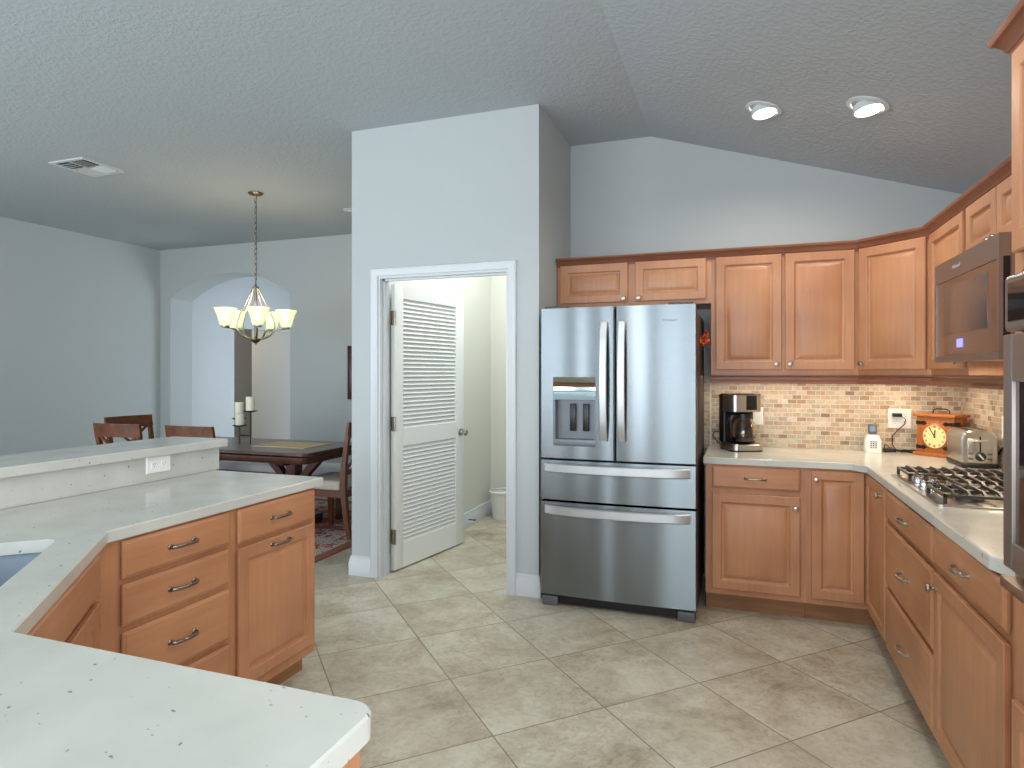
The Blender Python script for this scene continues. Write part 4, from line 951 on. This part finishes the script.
# candle holder and three candles
TZ = 0.7605
t = thing('candle_holder', 'dark metal three-plate candle stand on the dining table', 'candle holder', (-4.31, 4.70, TZ))
spots = [((0.0, -0.02), 0.17), ((-0.078, 0.058), 0.225), ((0.075, 0.03), 0.300)]
m = MB()
for (x, y), z in spots: m.tube([(x, y, 0.0), (x, y, z)], 0.005, 8)
m.tube([(spots[0][0][0], spots[0][0][1], 0.075), (spots[2][0][0], spots[2][0][1], 0.075), (spots[1][0][0], spots[1][0][1], 0.075), (spots[0][0][0], spots[0][0][1], 0.075)], 0.004, 6)
m.build('frame', 'dark_iron', t)
for (x, y), z in spots:
    m = MB(); m.lathe([(0.02, z - 0.012), (0.062, z - 0.002), (0.064, z + 0.004), (0.058, z + 0.001)], 20, Matrix.Translation((x, y, 0))); m.build('plate', 'dark_iron', t)
for i, (((x, y), z), lb, hh) in enumerate(zip(spots, ('ivory pillar candle on the lowest plate of the candle stand', 'ivory pillar candle on the middle plate of the candle stand', 'ivory pillar candle on the highest, right plate of the candle stand'), (0.105, 0.15, 0.128))):
    c = thing('pillar_candle', lb, 'candle', (-4.31 + x, 4.70 + y, TZ + z + 0.0045), 0, 'pillar candles on the stand')
    m = MB(); m.lathe([(0.039, 0), (0.039, hh - 0.004), (0.035, hh), (0.008, hh - 0.006)], 20); m.build('wax', 'wax', c); m = MB(); m.tube([(0, 0, hh - 0.007), (0.001, 0, hh + 0.008)], 0.0015, 5); m.build('wick', 'ink', c)
# picture on the dining wall
t = thing('picture_frame', 'dark framed picture on the dining room wall, mostly hidden by the pantry corner', 'picture', (-4.215, DY - 0.001, 1.415))
m = MB()
for a, c in (((-0.275, -0.325), (-0.215, 0.325)), ((0.215, -0.325), (0.275, 0.325)), ((-0.215, -0.325), (0.215, -0.265)), ((-0.215, 0.265), (0.215, 0.325))): m.box((a[0], -0.03, a[1]), (c[0], 0, c[1]), 0.003)
m.build('frame', 'wood_dark', t)
m = MB(); m.box((-0.216, -0.012, -0.266), (0.216, -0.004, 0.266)); m.build('print', 'seat_cloth', t)

# chandelier
CHX, CHY = -4.28, 4.85
t = thing('chandelier', 'nickel five-light chandelier with glass bell shades over the dining table', 'chandelier', (CHX, CHY, 1.675))
Z = lambda z: (z - 1.72 if z < H else z - 1.675)
m = MB(); m.lathe([(0.068, Z(H) - 0.0005), (0.068, Z(H) - 0.008), (0.05, Z(H) - 0.022), (0.012, Z(H) - 0.03), (0.008, Z(H) - 0.045)], 24); m.build('canopy', 'pewter', t)
m = MB(); zt, zb = Z(H) - 0.04, Z(2.33); n = 16; p = (zt - zb) / n
for k in range(n):
    zc = zb + (k + 0.5) * p; hh = p * 0.64; ax = Vector((1, 0, 0)) if k % 2 else Vector((0, 1, 0))
    ring_ = [ax * (0.013 * math.cos(a)) + Vector((0, 0, zc + hh * math.sin(a))) for a in [2 * math.pi * j / 12 for j in range(12)]]
    side = Vector((0, 0, 1)).cross(ax)
    loops = []
    for j, q in enumerate(ring_):
        a = 2 * math.pi * j / 12; rdir = (ax * math.cos(a) + Vector((0, 0, 1)) * math.sin(a))
        loops.append([q + rdir * (0.0034 * math.cos(b)) + side * (0.0034 * math.sin(b)) for b in [2 * math.pi * i / 5 for i in range(5)]])
    m.loft(loops, wrap=True)
m.tube([(0.006, 0.006, zb), (0.006, 0.006, zt)], 0.0022, 5)
m.build('chain', 'pewter', t)
m = MB(); m.lathe([(0.004, Z(2.345)), (0.008, Z(2.33)), (0.006, Z(2.31)), (0.012, Z(2.27)), (0.03, Z(2.262)), (0.03, Z(2.25)), (0.012, Z(2.245)), (0.012, Z(1.80)), (0.02, Z(1.79)), (0.045, Z(1.775)), (0.046, Z(1.765)), (0.03, Z(1.745)), (0.012, Z(1.735)), (0.010, Z(1.725)), (0.002, Z(1.72))], 20); m.build('column', 'pewter', t)
for k in range(5):
    a = R(-48.4 + 72 * k + 4); ca, sa = math.cos(a), math.sin(a); SR = 0.275
    def pr(r, z): return (ca * r, sa * r, Z(z))
    m = MB()
    m.tube([pr(0.035, 1.772), pr(0.085, 1.782), pr(0.135, 1.812), pr(0.17, 1.86), pr(0.172, 1.92), pr(0.14, 2.01), pr(0.085, 2.12), pr(0.024, 2.252)], [0.010, 0.010, 0.010, 0.009, 0.007, 0.006, 0.005, 0.005], 8)
    m.tube([pr(0.17, 1.858), pr(0.23, 1.868), pr(SR, 1.87)], 0.007, 8)
    m.lathe([(0.03, Z(1.868)), (0.034, Z(1.874)), (0.034, Z(1.885)), (0.02, Z(1.89))], 14, Matrix.Translation((ca * SR, sa * SR, 0)))
    m.build('arm', 'nickel', t)
    m = MB(); Tm = Matrix.Translation((ca * SR, sa * SR, 0))
    m.lathe([(0.022, Z(1.888)), (0.046, Z(1.888)), (0.055, Z(1.91)), (0.063, Z(1.95)), (0.078, Z(1.995)), (0.101, Z(2.045)), (0.097, Z(2.045)), (0.074, Z(1.995)), (0.059, Z(1.95)), (0.051, Z(1.912)), (0.043, Z(1.893)), (0.022, Z(1.893))], 24, Tm, False, False); sh = m.build('shade', 'shade_glass', t)
    m = MB(); m.sphere((ca * SR, sa * SR, Z(1.955)), 0.026, (1, 1, 1.3)); m.build('bulb', 'bulb', sh)
    lamp('chandelier_bulb_light', 'POINT', (CHX + ca * SR, CHY + sa * SR, 2.045), 3.2, (1.0, 0.74, 0.50), radius=0.05)

# ceiling vent, ceiling fitting
t = thing('ceiling_vent', 'white square air vent in the ceiling of the dining side', 'vent', (-5.03, 3.775, H))
m = MB(); s_ = 0.19
for a, c in (((-s_, -s_), (s_, -s_ + 0.03)), ((-s_, s_ - 0.03), (s_, s_)), ((-s_, -s_ + 0.03), (-s_ + 0.03, s_ - 0.03)), ((s_ - 0.03, -s_ + 0.03), (s_, s_ - 0.03))): m.box((a[0], a[1], -0.010), (c[0], c[1], -0.0005))
m.box((-s_ + 0.03, -0.006, -0.010), (s_ - 0.03, 0.006, -0.002)); m.box((-0.006, -s_ + 0.03, -0.010), (0.006, s_ - 0.03, -0.002)); m.build('frame', 'white_paint', t)
m = MB(); m.box((-s_ + 0.03, -s_ + 0.03, -0.0018), (s_ - 0.03, s_ - 0.03, -0.0006)); m.build('backing', 'vent_dark', t)
for qx, qy, ax in ((-1, -1, 0), (1, -1, 1), (1, 1, 0), (-1, 1, 1)):
    m = MB()
    for k in range(4):
        o = 0.02 + 0.034 * k; cx_, cy_ = qx * 0.083, qy * 0.083
        rot_ = 38 * (qx if ax else -qy)
        if ax == 0: m.M = Matrix.Translation((cx_, qy * o, -0.009)) @ Matrix.Rotation(R(-38 * qy), 4, 'X'); m.box((-0.074, -0.012, -0.001), (0.074, 0.012, 0.001))
        else: m.M = Matrix.Translation((qx * o, cy_, -0.009)) @ Matrix.Rotation(R(38 * qx), 4, 'Y'); m.box((-0.012, -0.074, -0.001), (0.012, 0.074, 0.001))
    m.build('louvers', 'white_paint', t)
t = thing('ceiling_register', 'thin white ceiling fitting just left of the top of the pantry wall', 'vent', (-3.80, 5.68, H))
m = MB(); m.lathe([(0.075, -0.0005), (0.075, -0.006), (0.066, -0.009), (0.03, -0.010)], 24); m.build('cover', 'white_paint', t); m = MB(); m.lathe([(0.03, -0.0101), (0.028, -0.013), (0.004, -0.0135)], 20); m.build('center_cap', 'white_plastic', t)

# recessed gimbal lights in the sloped ceiling
SA = math.atan(0.312)
def recessed(label, px):
    x, y = px; z = slope(x)
    t = thing('recessed_light', label, 'light', (x, y, z), 0, 'recessed lights in the sloped ceiling'); t.rotation_euler = (0, SA, 0)
    m = MB(); m.lathe([(0.098, -0.0006), (0.098, -0.008), (0.078, -0.012), (0.074, -0.004)], 32, cap0=False, cap1=False); m.build('trim_ring', 'white_paint', t)
    m = MB(); m.lathe([(0.085, -0.0006), (0.001, -0.0008)], 32); m.build('housing', 'gray_plastic', t)
    Tm = Matrix.Rotation(R(-24), 4, 'Y') @ Matrix.Rotation(R(-5), 4, 'X')
    m = MB(); m.lathe([(0.066, 0.0), (0.070, -0.03), (0.066, -0.034), (0.056, -0.030)], 32, Tm, False, False); g = m.build('gimbal', 'white_paint', t)
    m = MB(); m.lathe([(0.064, -0.032), (0.05, -0.036), (0.002, -0.038)], 28, Tm); m.build('lens', 'lamp_lens', g)
    lamp('recessed_spot', 'SPOT', (x - 0.02, y, z - 0.06), 22, (1.0, 0.94, 0.85), (0, R(2), 0), spot=165, radius=0.05)
recessed('left one of the two lit recessed lights in the sloped kitchen ceiling', (0.125, 3.80))
recessed('right one of the two lit recessed lights in the sloped kitchen ceiling', (0.592, 3.545))

# lamps of rooms beyond
lamp('pantry_ceiling_lamp', 'AREA', (-1.75, 4.85, H - 0.05), 33, (1.0, 1.0, 0.965), (0, 0, 0), (0.6, 1.5))
lamp('hall_daylight', 'AREA', (-4.6, 8.3, 1.3), 50, (0.80, 0.90, 1.0), (0, R(90), 0), (2.0, 1.6))
lamp('far_room_lamp', 'POINT', (-9.2, 8.5, 2.3), 34, (1.0, 0.82, 0.6), radius=0.1)
